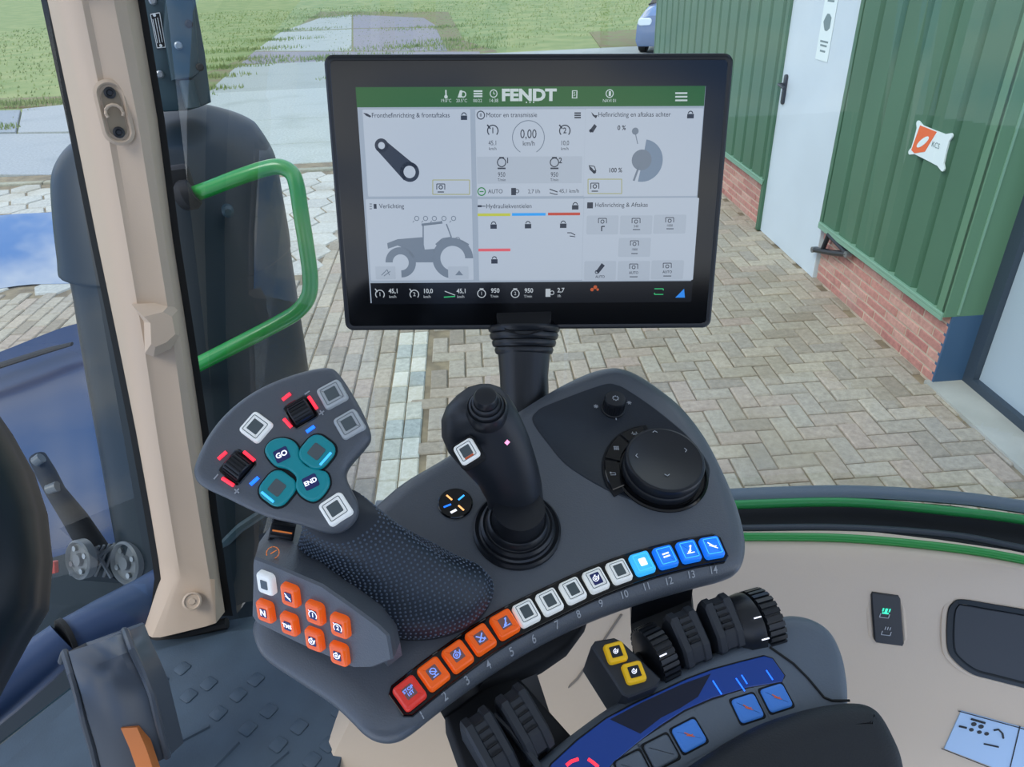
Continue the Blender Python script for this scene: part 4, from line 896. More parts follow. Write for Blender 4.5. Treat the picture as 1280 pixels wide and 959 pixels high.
# ================================================================== CROSS LEVER
lv = thing('cross_lever', CF.hit(646, 665, 0), 'black cross lever with a ribbed thumb button on a rubber boot', 'lever')
bf_ = CF.sub(646, 663, 10, 0, 0)
MB().lathe(bf_, [(.0315, -.001), (.0315, .003), (.0300, .0048), (.0285, .004), (.0275, .0035), (.0262, .0045), (.0262, .0085), (.0245, .0105), (.0228, .0098), (.0222, .0100), (.0215, .0145), (.0200, .0160), (.0185, .0155), (.0180, .022), (.0178, .03)], 56).build('rubber_boot', M['black'], lv)
secs = [(662, 646, 33, .515), (645, 646, 34, .507), (622, 643.5, 35.5, .497), (602, 637, 40, .487), (584, 625, 48, .478), (565, 614, 53.5, .470), (545, 606.5, 54.5, .463), (525, 602, 50.5, .457), (508, 601, 43, .455), (494, 603, 32, .456), (484, 605, 20, .459), (480, 606, 7, .462)]
rg = []
for y, x, hw, t in secs:
    c = P(x, y, t + .012); r = hw / F * (t + .012); ux = Vector((1, -.02, -.04)).normalized(); fw = Vector((0, .86, -.45)).normalized() if y < 600 else Vector((0, .97, -.2)).normalized()
    dp = .020 if y > 500 else .014 if y > 486 else .006
    if y == 480: dp = .003
    rg.append([c + ux * r * (abs(math.cos(a)) ** .9) * math.copysign(1, math.cos(a)) + fw * dp * math.sin(a) for a in [2 * PI * k / 36 for k in range(36)]])
MB().loft(rg).build('lever_grip', mat('lever_black', (36, 40, 46), .42), lv, smooth=70)
tn = (EYE - P(607, 500, .45)).normalized() * .55 + Vector((0, -.1, .8)); tf = Frame(P(608, 509, .449), (1, 0, 0), tn)
MB().lathe(tf, [(.0135, -.010), (.0135, -.002), (.0122, .0008), (.0112, .0004), (.0110, .0030), (.0098, .0038), (.0092, .0034), (.0090, .0064), (.0078, .0072), (.0074, .0068), (.0074, .0125), (.0066, .0142), (.0045, .0150), (.0002, .0152)], 40).build('thumb_button', M['black'], lv)
kf2 = Frame(P(584, 565, .449), P(600, 555, .449) - P(584, 565, .449), (EYE - P(584, 565, .45)).normalized() + Vector((-.25, 0, .3)))
MB().body(kf2, rrect(.0165, .0175, .002, 2), [(0, -.008), (0, -.0008), (.0006, 0)]).build('key_socket', M['matte'], lv)
keycap(lv, kf2, .0135, .0135, M['white'], ht=.003, ring=M['groove'], dw=.5, label='white key')
g = MB(); g.box(kf2, 0, -.0042, .0033, .006, .0012, .0002); g.build('key_light', M['signo'], lv, smooth=0)
wf = Frame(P(634, 553, .4445), (1, .1, 0), EYE - P(634, 553, .444))
MB().tube([wf.at(-.001, -.001), wf.at(.001, .0008)], .0012, 8).build('indicator_light', M['pinkled'], lv)

# ================================================================== MULTIFUNCTION JOYSTICK
js = thing('multifunction_joystick', CF.hit(430, 780, 0), 'large multifunction joystick with a fan shaped head of lit keys and an orange keypad', 'joystick')
HN = Vector((.02, -.62, .78)).normalized(); HF = Frame(P(360, 560, .425), (1, 0, 0), HN)
ho = [(241, 592), (244, 578), (256, 550), (278, 520), (310, 493), (350, 473), (390, 461), (410, 459), (421, 464), (437, 487), (452, 513), (463, 540), (461, 551), (447, 568), (433, 584), (432, 596), (438, 610), (447, 628), (446, 645), (434, 660), (418, 667), (398, 664), (372, 655), (340, 648), (312, 637), (282, 622), (250, 607)]
h2 = sm([(p.x, p.y) for p in cr_([Vector(HF.uv(x, y, -.003) + (0,)) for x, y in ho], 27 * 5)], 3)
MB().loft([[HF.at(a, b, h) for a, b in sm(inset(h2, d), 4 if d else 0)] for d, h in ((.007, 0), (.0045, -.0002), (.0022, -.0012), (.0006, -.0028), (0, -.005), (.001, -.012), (.004, -.018), (.010, -.022))]).build('joystick_head', M['console'], js, smooth=60)
def hk_(cx_, cy_, dx, dy, w_, h_, m, **k):
    return keycap(js, HF.sub(cx_, cy_, dx, dy, 0), w_, h_, m, **k)
hk_(321, 535, 23, 17, .0150, .0150, M['white'], ht=.003, ring=M['groove'], dw=.5, label='white key')
hk_(416, 494, 115, -62, .0150, .0150, M['dimwhite'], ht=.003, ring=M['groove'], dw=.5); hk_(437, 531, 100, -58, .0148, .0148, M['dimwhite'], ht=.003, ring=M['groove'], dw=.5)
hk_(420, 637, 24, -16, .0150, .0150, M['white'], ht=.003, ring=M['groove'], dw=.5, label='white key')
for cx_, cy_ in ((376, 515), (297, 584)):
    f_ = HF.sub(cx_, cy_, 20, 15 if cx_ < 350 else -14, 0)
    if cx_ > 350: f_ = HF.sub(cx_, cy_, 22, -13, 0)
    else: f_ = HF.sub(cx_, cy_, 22, 17, 0); 
    wl = MB().body(f_, rrect(.0158, .0168, .002, 3), [(-.0004, -.003), (-.0004, .0002), (.0002, .0006), (.0010, .0002)]).build('wheel_slot', M['gloss'], js)
    ax = Frame(f_.at(0, 0, -.0022), f_.v, f_.u); pr = []
    wb = MB().lathe(ax, [(.0002, -.0062), (.0066, -.0062), (.0072, -.0056), (.0072, .0056), (.0066, .0062), (.0002, .0062)], 36).build('thumb_wheel', M['black'], js)
    for k in range(18):
        a = 2 * PI * k / 18; MB().box(Frame(ax.at(.0073 * math.cos(a), .0073 * math.sin(a), 0), ax.n, ax.u * math.cos(a) + ax.v * math.sin(a)), 0, 0, 0, .0105, .0009, .0008).build('wheel_rib', M['matte'], wb, smooth=0)
for x0, y0, x1, y1, m in ((353, 500, 363, 492, 'redled'), (386, 496, 396, 511, 'redled'), (355, 524, 364, 534, 'redled'), (383, 540, 393, 533, 'blueled'),
                          (273, 574, 283, 565, 'redled'), (305, 565, 318, 576, 'redled'), (278, 598, 292, 607, 'redled'), (313, 606, 323, 597, 'blueled')):
    a, b = HF.hit(x0, y0, .0006), HF.hit(x1, y1, .0006); MB().tube([a, b], .0011, 8).build('indicator_light', M[m], js)
g = MB()
for x, y, s_, dx, dy in ((384, 491, '-', 20, -14), (402, 516, '+', 20, -14), (270, 596, '-', 14, -16), (296, 614, '+', 14, -16)):
    f_ = HF.sub(x, y, dx, dy, .0003); g.box(f_, 0, 0, 0, .0036, .0008, .0003)
    if s_ == '+': g.box(f_, 0, 0, 0, .0008, .0036, .0003)
g.build('printed_marks', M['print'], js, smooth=0)
# teal keys
for cx_, cy_, m_, sd_ in ((397, 566, 'cyanled', 1), (348, 611, 'cyanled', -1)):
    f_ = HF.sub(cx_, cy_, 23, 17, 0)
    MB().body(f_, rrect(.0200, .0200, .007, 5), [(-.0008, -.001), (-.0008, .0004), (.0002, .0004)]).build('key_gap', M['matte'], js, smooth=0)
    k = MB().body(f_, rrect(.0190, .0190, .0065, 5), [(0, 0), (0, .0018), (.0006, .0026), (.0016, .0030), (.0026, .0028)]).build('key', M['teal'], js); k['label'] = 'teal key'
    MB().body(f_, rrect(.0082, .0082, .001, 2), [(0, .002), (0, .0031)]).build('key_display', M['disp'], k, smooth=0)
    MB().tube([f_.at(sd_ * .0072, -.004 * sd_ - .001, .0029), f_.at(sd_ * .0076, .0045, .0029)] if sd_ > 0 else [f_.at(-.0055, -.0070, .0029), f_.at(.004, -.0074, .0029)], .0008, 6).build('key_light', M[m_], k)
gap = [(332, 566), (338, 553), (352, 548), (366, 551), (374, 560), (376, 574), (386, 584), (400, 588), (410, 592), (413, 606), (404, 621), (392, 628), (378, 622), (370, 610), (371, 598), (360, 588), (344, 583)]
g2_ = [(p.x, p.y) for p in cr_([Vector(HF.uv(x, y) + (0,)) for x, y in gap], 17 * 4)]
MB().body(HF, g2_, [(-.0008, -.001), (-.0008, .0004), (.0002, .0004)]).build('key_gap', M['matte'], js, smooth=0)
k = MB().body(HF, g2_, [(.0002, 0), (.0002, .0018), (.0008, .0026), (.0018, .0030), (.0028, .0028)]).build('twin_key', M['teal'], js); k['label'] = 'teal dumbbell shaped key'
for cx_, cy_, s_ in ((354, 570, 'GO'), (390, 604, 'END')):
    f_ = HF.sub(cx_, cy_, 24, -12, 0); MB().body(f_, rrect(.0085, .0080, .001, 2), [(0, .002), (0, .0031)]).build('key_display', M['dispb'], k, smooth=0)
    mb = MB(); put_text(mb, f_, s_, .0045 if len(s_) < 3 else .0038, 0, 0, .0033, .03); mb.build('symbol', M['glow'], k, smooth=0)
# textured grip between head and base: rings of photograph-measured outlines at rising heights over the console plane
def pring(pts, h=None, d=None):
    w_ = []
    for p in pts: w_.append(CF.hit(p[0], p[1], h) if d is None else P(p[0], p[1], p[2] if len(p) > 2 else d))
    return cr_(w_, len(w_) * 6)
R_ = [pring([(372, 722), (388, 748), (428, 778), (478, 797), (540, 800), (590, 782), (614, 752), (612, 728), (575, 706), (500, 690), (430, 690), (385, 700)], .002),
      pring([(370, 718), (386, 745), (428, 776), (480, 794), (540, 796), (592, 774), (615, 744), (611, 719), (575, 698), (500, 676), (430, 680), (384, 694)], .012),
      pring([(368, 706), (386, 732), (430, 762), (482, 779), (540, 775), (588, 752), (606, 728), (600, 708), (570, 694), (510, 666), (440, 664), (384, 680)], .024),
      pring([(371, 690), (390, 712), (430, 735), (475, 746), (518, 740), (550, 722), (560, 706), (545, 692), (518, 676), (490, 652), (430, 648), (386, 662)], .040),
      pring([(376, 672), (394, 690), (424, 704), (454, 706), (480, 698), (500, 684), (508, 672), (502, 660), (490, 650), (464, 632), (430, 628), (394, 644)], .056),
      pring([(380, 652), (396, 668), (416, 676), (436, 672), (450, 662), (462, 652), (468, 642), (464, 632), (455, 622), (440, 612), (412, 612), (390, 632)], .070)]
MB().loft(R_).build('palm_grip', M['grip'], js, smooth=80)
gd_ = MB(); n = len(R_[0]); NL = 27
def RS(u, v):      # surface point: u along the rings 0..1, v up the rings
    k = min(int(v), len(R_) - 2); f = v - k; j = u * n; a = int(j) % n; b = (a + 1) % n; g_ = j - int(j)
    return R_[k][a].lerp(R_[k][b], g_).lerp(R_[k + 1][a].lerp(R_[k + 1][b], g_), f)
v = .75
while v < len(R_) - 1.05:
    cum = [0]
    for j in range(300): cum.append(cum[-1] + (RS((j + 1) / 300 % 1, v) - RS(j / 300, v)).length)
    L_t = cum[-1]; m_n = int(L_t / .0031); j = 0
    for q_ in range(m_n):
        s_t = (q_ + .5 * (int(v * 7) % 2)) * L_t / m_n
        while j < 299 and cum[j + 1] < s_t: j += 1
        u = (j + (s_t - cum[j]) / max(1e-9, cum[j + 1] - cum[j])) / 300 % 1
        p = RS(u, v); du = (RS((u + .004) % 1, v) - p).normalized(); dv = (RS(u, min(v + .05, len(R_) - 1.001)) - p).normalized(); nn_ = du.cross(dv).normalized(); dv = nn_.cross(du)
        r_ = .00085
        gd_.add([p + du * r_ * math.cos(a) + dv * r_ * math.sin(a) for a in [k_ * PI / 3 for k_ in range(6)]] + [p + nn_ * .0005 + (du * math.cos(a) + dv * math.sin(a)) * r_ * .55 for a in [k_ * PI / 3 for k_ in range(6)]], [(k_, (k_ + 1) % 6, (k_ + 1) % 6 + 6, k_ + 6) for k_ in range(6)] + [(6, 7, 8, 9, 10, 11)])
    c0_, c1_ = RS(.35, v), RS(.35, min(v + .1, len(R_) - 1.001)); v += .1 * .0031 / max(1e-4, (c1_ - c0_).length)
gd_.build('grip_dots', mat('grip_dot', (88, 102, 118), .4), js, smooth=0, kind='stuff')
# base housing with the sloping keypad face
FN = Vector((-.462, -.865, .195)).normalized(); FP = Frame(P(400, 775, .4105), (1, 0, 0), FN)
fo = [(317, 697), (346, 708), (402, 732), (442, 760), (473, 783), (485, 795), (490, 826), (464, 836), (442, 836), (374, 806), (321, 780), (314, 769), (315, 730), (315, 705)]
q = [FP.uv(x, y) for x, y in fo]
fr_ = [FP.at(a, b, 0) for a, b in inset(q, .0012)]; f0 = [FP.at(a, b, -.0015) for a, b in q]
bk = [P(x, y, t) for x, y, t in ((324, 678, .458), (345, 648, .47), (394, 662, .48), (440, 700, .48), (480, 740, .485), (500, 775, .475), (505, 800, .46), (485, 815, .445), (450, 815, .445), (380, 790, .45), (330, 765, .455), (320, 755, .45), (318, 720, .445), (319, 695, .44))]
bk[6:] = [P(500, 803, .412), P(482, 818, .418)] + [p - FN * .02 for p in f0[8:]]; bk[5] = P(496, 782, .435); bk[4] = P(478, 745, .455)
md = [a.lerp(b, .5) for a, b in zip(f0, bk)]
dn = [p - nC * .02 for p in bk]
MB().loft([fr_, f0, md, bk, dn]).build('keypad_housing', M['console'], js, smooth=32)
ft = Frame(FP.at(0, 0, 0), FP.u, FP.n)
uu = P(427, 779, .4) - P(335, 763, .4)
for (cx_, cy_, m, gl) in ((336, 727, 'white', None), (366, 742, 'orange', '*ped'), (397, 764, 'orange', '*c1'), (428, 780, 'orange', '*c2'), (335, 762, 'orange', 'N'), (365, 778, 'orange', 'TMS'), (396, 797, 'orange', '*eng'), (427, 815, 'orange', '*eng')):
    f_ = FP.sub(cx_, cy_, 30, 11, -.0002)
    # keys stand upright on the sloping face: shear is avoided by using the face's own up direction
    keycap(js, f_, .0122, .0142, M[m], ht=.004, disp=M['disp'] if m == 'white' else M['dispb'], dw=.42, glyph=gl, gs=.5 if gl != '*ped' else .45, label='white key' if m == 'white' else 'orange backlit key', r=.0026)
# throttle wheel and print on the shoulder
tw = Frame(P(353, 664, .452), P(372, 668, .452) - P(334, 662, .452), EYE - P(353, 664, .45))
wb = MB().lathe(Frame(tw.at(0, -.001, -.006), tw.v, tw.u), [(.0002, -.0075), (.0105, -.0075), (.0112, -.0065), (.0112, .0065), (.0105, .0075), (.0002, .0075)], 40).build('hand_wheel', M['black'], js)
axw = Frame(tw.at(0, -.001, -.006), tw.v, tw.u)
for k in range(22):
    a = 2 * PI * k / 22; MB().box(Frame(axw.at(.0114 * math.cos(a), .0114 * math.sin(a), 0), axw.n, axw.u * math.cos(a) + axw.v * math.sin(a)), 0, 0, 0, .0135, .0012, .001).build('wheel_rib', M['matte'], wb, smooth=0)
MB().box(Frame(tw.at(0, -.0005, .0058), tw.u, tw.n), 0, 0, 0, .012, .0010, .0006).build('wheel_mark', M['printo'], wb, smooth=0)
pf = Frame(P(341, 691, .4225), P(360, 697, .4225) - P(322, 687, .4225), (EYE - P(341, 691, .42)).normalized() + Vector((0, 0, .5)))
g = MB()
for k in range(10):
    a0, a1 = math.radians(-50 + 28 * k), math.radians(-50 + 28 * (k + .8)); g.tube([pf.at(.0036 * math.cos(a), .0036 * math.sin(a), 0) for a in (a0, a1)], .00035, 4)
g.tube([pf.at(-.001, -.001), pf.at(.0015, .002)], .0004, 4); g.build('printed_symbol', M['printo'], js, smooth=0)

# ================================================================== ARMREST
AF = Frame(EYE - nC * .475, (1, 0, 0), nC)
arm = thing('armrest', AF.hit(900, 930, -.08), 'grey right armrest with display strip, thumb wheels and black cushion', 'armrest')
ao = [(610, 1010), (640, 975), (668, 953), (715, 915), (770, 876), (840, 838), (905, 808), (945, 792), (962, 774), (988, 767), (1016, 772), (1040, 788), (1055, 818), (1062, 855), (1066, 900), (1100, 980), (1090, 1080), (800, 1150), (640, 1100)]
a2 = sm([(p.x, p.y) for p in cr_([Vector(AF.uv(x, y, -.004) + (0,)) for x, y in ao], 19 * 6)], 2)
MB().loft([[AF.at(a, b, h) for a, b in sm(inset(a2, d), 6 if d > .003 else 0)] for d, h in ((.012, 0), (.008, -.0004), (.004, -.0022), (.001, -.006), (0, -.012), (.002, -.03), (.006, -.05), (.012, -.06))]).build('armrest_body', M['bluep'], arm, smooth=55)
MB().tube([AF.hit(x, y, .0003) for x, y in ((962, 809), (975, 818), (992, 830), (1010, 848), (1030, 872), (1040, 876), (1062, 876))], .0009, 6).build('panel_joint', M['seal'], arm)
ds = [(672, 985), (689.5, 956), (722, 926), (758, 899), (790, 882), (824, 866), (858, 850), (890, 838), (923, 829), (955, 821), (965, 824), (980, 845), (977, 853), (934, 860), (890, 873), (855, 888), (824, 908), (795, 930), (765, 955), (740, 985)]
d2 = [AF.uv(x, y) for x, y in ds]
strp = MB().body(AF, d2, [(-.001, -.001), (-.001, .0003), (-.0002, .0006), (0, .0002)]).build('display_rim', M['seal'], arm, smooth=0)
strp = MB().body(AF, d2, [(0, -.001), (0, .0008), (.0004, .0010)]).build('display_strip', M['armglow'], arm, smooth=0)
MB().body(AF, [AF.uv(x, y) for x, y in ((762, 900), (800, 880), (850, 857), (888, 843), (872, 872), (850, 886), (826, 898), (800, 918))], [(0, 0), (0, .0011)]).build('dark_segment', mat('strip_dark', (16, 26, 50), .12), strp, smooth=0)
for x0, y0, x1, y1 in ((891, 851, 902, 868), (920, 848, 931, 864), (927, 844, 934, 855), (958, 838, 966, 850)):
    MB().tube([AF.hit(x0, y0, .0011), AF.hit(x1, y1, .0011)], .0005, 4).build('bar_mark', M['blueled'], strp, smooth=0)
for pts in (((708, 957), (714, 952), (723, 949)), ((735, 949), (741, 953), (748, 959))):
    MB().tube([AF.hit(x, y, .0012) for x, y in pts], .0011, 6).build('bar_mark', M['redled'], strp, smooth=0)
for (x, y, w_, lit) in ((970, 873, .0165, 1), (934, 886, .0165, 1), (861, 920, .0175, 1), (826, 940, .0175, 0), (791, 961, .0175, 0)):
    i_ = Vector((970 - 791, 873 - 961)); f_ = AF.sub(x, y, 10, -3.2 if x > 900 else -5.2, .0002)
    MB().body(f_, rrect(w_ + .0030, .0175, .002, 2), [(0, -.001), (0, .0002), (.0006, .0008), (.0012, .0004)]).build('key_frame', M['seal'], arm)
    k = keycap(arm, f_, w_, .0148, M['skey'] if lit else M['bluep'], ht=.002, disp=None, glyph='*ped' if lit else None, gm=M['signo'] if lit else None, gs=.4, label='dim blue key' if lit else None)
    o_ = Frame(f_.at(0, -.0005, 0), f_.u, f_.n); MB().body(o_, rrect(w_ + .008, .0245, .003, 2), [(0, -.001), (0, .0001), (.001, .0003)]).build('key_plate', M['bluep'], arm)
f_ = AF.sub(899, 902, 10, -4.2, 0); MB().body(f_, rrect(.024, .0245, .003, 2), [(0, -.001), (0, .0003), (.001, .0005)]).build('key_plate', M['bluep'], arm)
# cushion
co = [(800, 1000), (862, 956), (905, 928), (952, 902), (1000, 886), (1045, 877), (1080, 877), (1102, 890), (1122, 925), (1134, 965), (1140, 1100), (1000, 1200), (840, 1150)]
c2_ = sm([(p.x, p.y) for p in cr_([Vector(AF.uv(x, y, .012) + (0,)) for x, y in co], 13 * 8)], 3)
MB().loft([[AF.at(a, b, h) for a, b in sm(inset(c2_, d), 6 if d else 0)] for d, h in ((.006, -.02), (.001, -.004), (0, .004), (.001, .010), (.004, .015), (.009, .018), (.016, .0195))]).build('armrest_cushion', mat('cushion_vinyl', (28, 31, 36), .55, bump=.4, bscale=900), arm, smooth=70)
# thumb wheels and rocker switches on the far edge of the armrest
def wheel(cx_, cy_, r, w_, dx, dy, h=0.0, n=30, name='thumb_wheel', m=None):
    f_ = AF.sub(cx_, cy_, dx, dy, h); ax = Frame(f_.o, f_.v, f_.u)
    k = MB().lathe(ax, [(.0002, -w_ / 2), (r * .86, -w_ / 2), (r * .95, -w_ / 2 + .0012), (r * .95, w_ / 2 - .0012), (r * .86, w_ / 2), (.0002, w_ / 2)], 48).build(name, M['black'], arm)
    for i in range(n):
        a = 2 * PI * i / n; MB().box(Frame(ax.at(r * .965 * math.cos(a), r * .965 * math.sin(a), 0), ax.n, ax.u * math.cos(a) + ax.v * math.sin(a)), 0, 0, 0, w_ * .86, 2 * PI * r / n * .62, .0022).build('wheel_rib', M['black'], k, smooth=0)
    return k, ax
def mark(k, x, y, dx, dy, ax, r):
    d = ray(x, y); 
    o_ = AF.hit(x, y, .018); MB().box(Frame(P(x, y, (o_ - EYE).dot(-Vector((RM[0][2], RM[1][2], RM[2][2])))), AF.sub(x, y, dx, dy).u, EYE - o_), 0, 0, 0, .005, .0009, .0006).build('mark', M['glow'], k, smooth=0)
k1, a1_ = wheel(819, 819, .0205, .0145, 30, -15, -.007)
mark(k1, 829, 819, 30, -14, a1_, .02)
k3, a3_ = wheel(950, 777, .0225, .0145, 30, -9, -.009); MB().lathe(Frame(AF.sub(928, 783, 30, -9, -.009).o, AF.sub(928, 793, 30, -9).v, AF.sub(928, 793, 30, -9).u), [(.0002, -.011), (.018, -.011), (.0215, -.006), (.0225, .004), (.0225, .0055), (.0002, .0055)], 48).build('wheel_hub', M['black'], arm)
mark(k3, 947, 772, 30, -8, a3_, .02); mark(k3, 957, 799, 30, -8, a3_, .02)
def rocker(cx_, cy_, dx, dy, w_=.021, L=.034, h=.0, tilt=.5):
    f0_ = AF.sub(cx_, cy_, dx, dy, h)
    # paddle profile in the plane across the row, swept sideways
    pr = [(-L * .50, -.010), (-L * .52, .002), (-L * .30, .010), (L * .05, .014), (L * .34, .017), (L * .50, .013), (L * .52, .004), (L * .45, -.010)]
    def sec(x, k): return [f0_.at(x, y * k, z if z < 0 else z * k) for y, z in pr]
    k = MB().loft([sec(-w_ / 2, .86), sec(-w_ / 2 + .0015, 1), sec(-w_ * .22, 1), sec(-w_ * .18, .93), sec(w_ * .18, .93), sec(w_ * .22, 1), sec(w_ / 2 - .0015, 1), sec(w_ / 2, .86)]).build('rocker_paddle', M['bluep'] if False else M['paddle'], arm, smooth=25)
    for i in range(5): MB().box(f0_.up(.0135), 0, L * (.30 - .12 * i), .0012 - .0008 * i, w_ * .34, .0012, .0030).build('grip_rib', M['matte'], k, smooth=0)
    return k
M['paddle'] = mat('paddle_plastic', (44, 48, 54), .45)
rocker(858, 800, 30, -13); rocker(900, 783, 30, -11)
rocker(612, 935, 30, -22, .020, .040); rocker(655, 905, 30, -22, .020, .040)
MB().tube([AF.hit(x, y, .004) for x, y in ((618, 893), (640, 915), (668, 950), (680, 970))], .0022, 8).build('divider', M['paddle'], arm)
# carrier under the wheels, bridges to the console
cu_ = [(772, 835), (812, 800), (870, 768), (930, 752), (975, 765), (985, 790), (960, 812), (880, 840), (800, 876)]
MB().slab(AF, [AF.uv(x, y, -.012) for x, y in cu_], -.05, -.012, .003).build('wheel_carrier', M['matte'], arm)
cu_ = [(556, 896), (600, 862), (640, 838), (660, 858), (720, 925), (690, 960), (600, 1020)]
MB().slab(AF, [AF.uv(x, y, -.014) for x, y in cu_], -.05, -.014, .003).build('wheel_carrier', M['matte'], arm)
br = [CF.hit(x, y, -.036) for x, y in ((790, 745), (868, 722), (868, 705), (790, 728))]; b2_ = [AF.hit(x, y, -.03) for x, y in ((792, 830), (868, 790), (868, 770), (790, 800))]
MB().loft([br, [a.lerp(b, .5) + Vector((0, .008, -.004)) for a, b in zip(br, b2_)], b2_]).build('bridge', M['black'], arm, smooth=40)
br = [CF.hit(x, y, -.036) for x, y in ((545, 880), (655, 800), (660, 780), (560, 850))]; b2_ = [AF.hit(x, y, -.03) for x, y in ((580, 960), (690, 900), (660, 850), (570, 900))]
MB().loft([br, [a.lerp(b, .5) + Vector((0, .006, -.004)) for a, b in zip(br, b2_)], b2_]).build('bridge', M['black'], arm, smooth=40)
ua = [CF.uv(x, y, -.034) for x, y in ((600, 860), (645, 845), (680, 828), (712, 806), (735, 775), (700, 760), (600, 800))]
MB().slab(CF, ua, -.055, -.03, .004).build('mounting_boss', M['matte'], arm)
# yellow key box
yb = [(737, 812), (742, 802), (770, 796), (780, 803), (830, 850), (822, 860), (768, 884), (738, 852)]
yf = AF.up(.012)
q = [yf.uv(x, y) for x, y in ((739, 808), (744, 801), (768, 797), (777, 801), (826, 848), (822, 858), (786, 872), (778, 868))]
MB().body(yf, q, [(.0, -.045), (0, -.0012), (.0012, 0)]).build('key_box', M['paddle'], arm, smooth=25)
for x, y in ((769, 817), (792, 842)):
    k = keycap(arm, yf.sub(x, y, 30, -8, 0), .0135, .0130, M['yellow'], ht=.0035, disp=M['inkd'], dw=.55, glyph='*eng', gs=.34, label='yellow framed key')

# ================================================================== PEDAL
pd = thing('foot_pedal', P(150, 900, 1.12), 'grey curved foot pedal on an orange lever above the mat', 'pedal')
pr_ = []
for (lx, ly, rx, ry, t) in ((80, 826, 158, 788, 1.02), (84, 815, 160, 790, .99), (92, 842, 168, 812, .965), (100, 868, 180, 838, .965), (108, 900, 192, 866, .975), (118, 932, 202, 906, .99), (128, 975, 212, 945, 1.01)):
    a, b = P(lx, ly, t), P(rx, ry, t - .01); bk = Vector((0, .035, -.025))
    m1, m2 = a.lerp(b, .12), a.lerp(b, .88); up_ = Vector((0, -.01, .008))
    pr_.append([a, m1 + up_, a.lerp(b, .5) + up_ * 1.3, m2 + up_, b, b + bk, a + bk])
MB().loft(pr_).build('pedal_pad', M['greyp'], pd, smooth=45)
for e in (0, 4): MB().tube([r[e] + Vector((0, -.004, .004)) for r in pr_], .005, 8).build('pedal_rim', M['greyp'], pd)
lr = [P(161, 910, .96), P(172, 935, .96), P(184, 970, .965), P(196, 1010, .97)]
MB().loft([[p + Vector((-.011, 0, 0)), p + Vector((.011, 0, 0)), p + Vector((.012, .012, -.006)), p + Vector((-.010, .012, -.006))] for p in lr]).build('orange_lever', mat('orange_lever', (206, 122, 62), .5), pd, smooth=30)
# ================================================================== STEERING COLUMN COWL
scw = thing('steering_cowl', P(-20, 800, .8), 'dark soft cowl of the steering column cut off by the left edge', 'cowl')
rr2 = [[P(x, y, t) for x, y, t in ((-200, yy, .62), (-100, yy - 20, .58), (xx - 30, yy - 4, .62), (xx, yy, .68), (xx - 10, yy + 6, .76), (-200, yy + 10, .8))] for yy, xx in ((470, -40), (505, -17), (540, 6), (590, 32), (640, 47), (700, 53), (760, 48), (800, 25), (850, 0), (900, -24))]
MB().loft([cr_(r, 36) for r in rr2]).build('cowl_shell', M['shroud'], scw, smooth=70)
# ================================================================== OUTSIDE THE CAB: SHROUD, RAIL, MUDGUARD
sh = thing('exhaust_shroud', P(230, 760, 1.75), 'tall rounded dark shroud standing outside the glass behind the pillar', 'shroud')
rw = [(132, 222, 250), (137, 200, 262), (150, 150, 284), (165, 118, 303), (186, 98, 320), (212, 89, 333), (260, 91, 342), (305, 96, 350), (322, 98, 352), (326, 111, 351), (400, 124, 362), (480, 138, 374), (600, 160, 388), (720, 182, 398), (860, 200, 410)]
rw = [tuple(v) for v in cr_([Vector(q) for q in rw], 70, False)]
rg = []
for y, l, r in rw:
    t = 1.62; a, b = P(l, y, t), P(r, y, t); c = (a + b) / 2; hw = (b - a) / 2; dp = Vector((hw.y, -hw.x, 0)).normalized() * (-1)
    ry = min(hw.length, .17); n = 40
    rg.append([c + hw * (abs(math.cos(q)) ** .75 * math.copysign(1, math.cos(q))) + Vector((.18, .98, 0)) * ry * (abs(math.sin(q)) ** .75 * math.copysign(1, math.sin(q))) for q in [2 * PI * k / n for k in range(n)]])
MB().loft(rg).build('shroud_body', M['shroud'], sh, smooth=60)
SB = Frame(P(226, 70, 1.50), P(262, 66, 1.5) - P(190, 74, 1.5), EYE - P(226, 70, 1.5))
bo_ = [SB.uv(x, y) for x, y in ((160, -40), (238, -40), (246, 10), (256, 66), (264, 128), (250, 134), (236, 138), (205, 140), (180, 120))]
MB().slab(SB, bo_, -.03, 0, .004).build('bracket_plate', M['shroud2'], sh, smooth=30)
bo_ = [SB.uv(x, y, .02) for x, y in ((208, -40), (238, -40), (244, 20), (250, 90), (240, 99), (214, 101), (204, 40))]
MB().slab(SB, bo_, -.01, .022, .006).build('bracket_box', M['shroud2'], sh, smooth=30)
MB().tube([SB.hit(x, y, .012) for x, y in ((233, 100), (237, 118), (241, 134))], .016, 10).build('hinge_tube', M['shroud2'], sh)
for x, y in ((223, 57), (236, 30), (200, 93), (250, 84), (191, 1)): MB().lathe(Frame(SB.hit(x, y, .02 if x > 205 and y < 90 else 0), SB.u, SB.n), [(.008, 0), (.008, .005), (.005, .008), (.0003, .008)], 12).build('bolt', M['steel'] if x < 240 and x != 236 else M['matte'], sh)
rp = MB().slab(SB, [SB.uv(x, y) for x, y in ((187, 17), (200, 15), (208, 60), (196, 61))], 0, .003, .0).build('rating_plate', M['matte'], sh, smooth=0)
g = MB()
for a, b in (((188, 18), (199.5, 16)), ((199.5, 16), (207, 59)), ((207, 59), (196.5, 60)), ((196.5, 60), (188, 18)), ((191, 24), (197, 54)), ((194, 23), (200, 54)), ((197, 22), (203, 53))): g.tube([SB.hit(*a, .0035), SB.hit(*b, .0035)], .0009, 4)
for x, y in ((193, 19), (201, 57)): g.lathe(Frame(SB.hit(x, y, .003), SB.u, SB.n), [(.003, 0), (.003, .002), (.0003, .002)], 8)
g.build('plate_print', M['dimwhite'], rp, smooth=0)
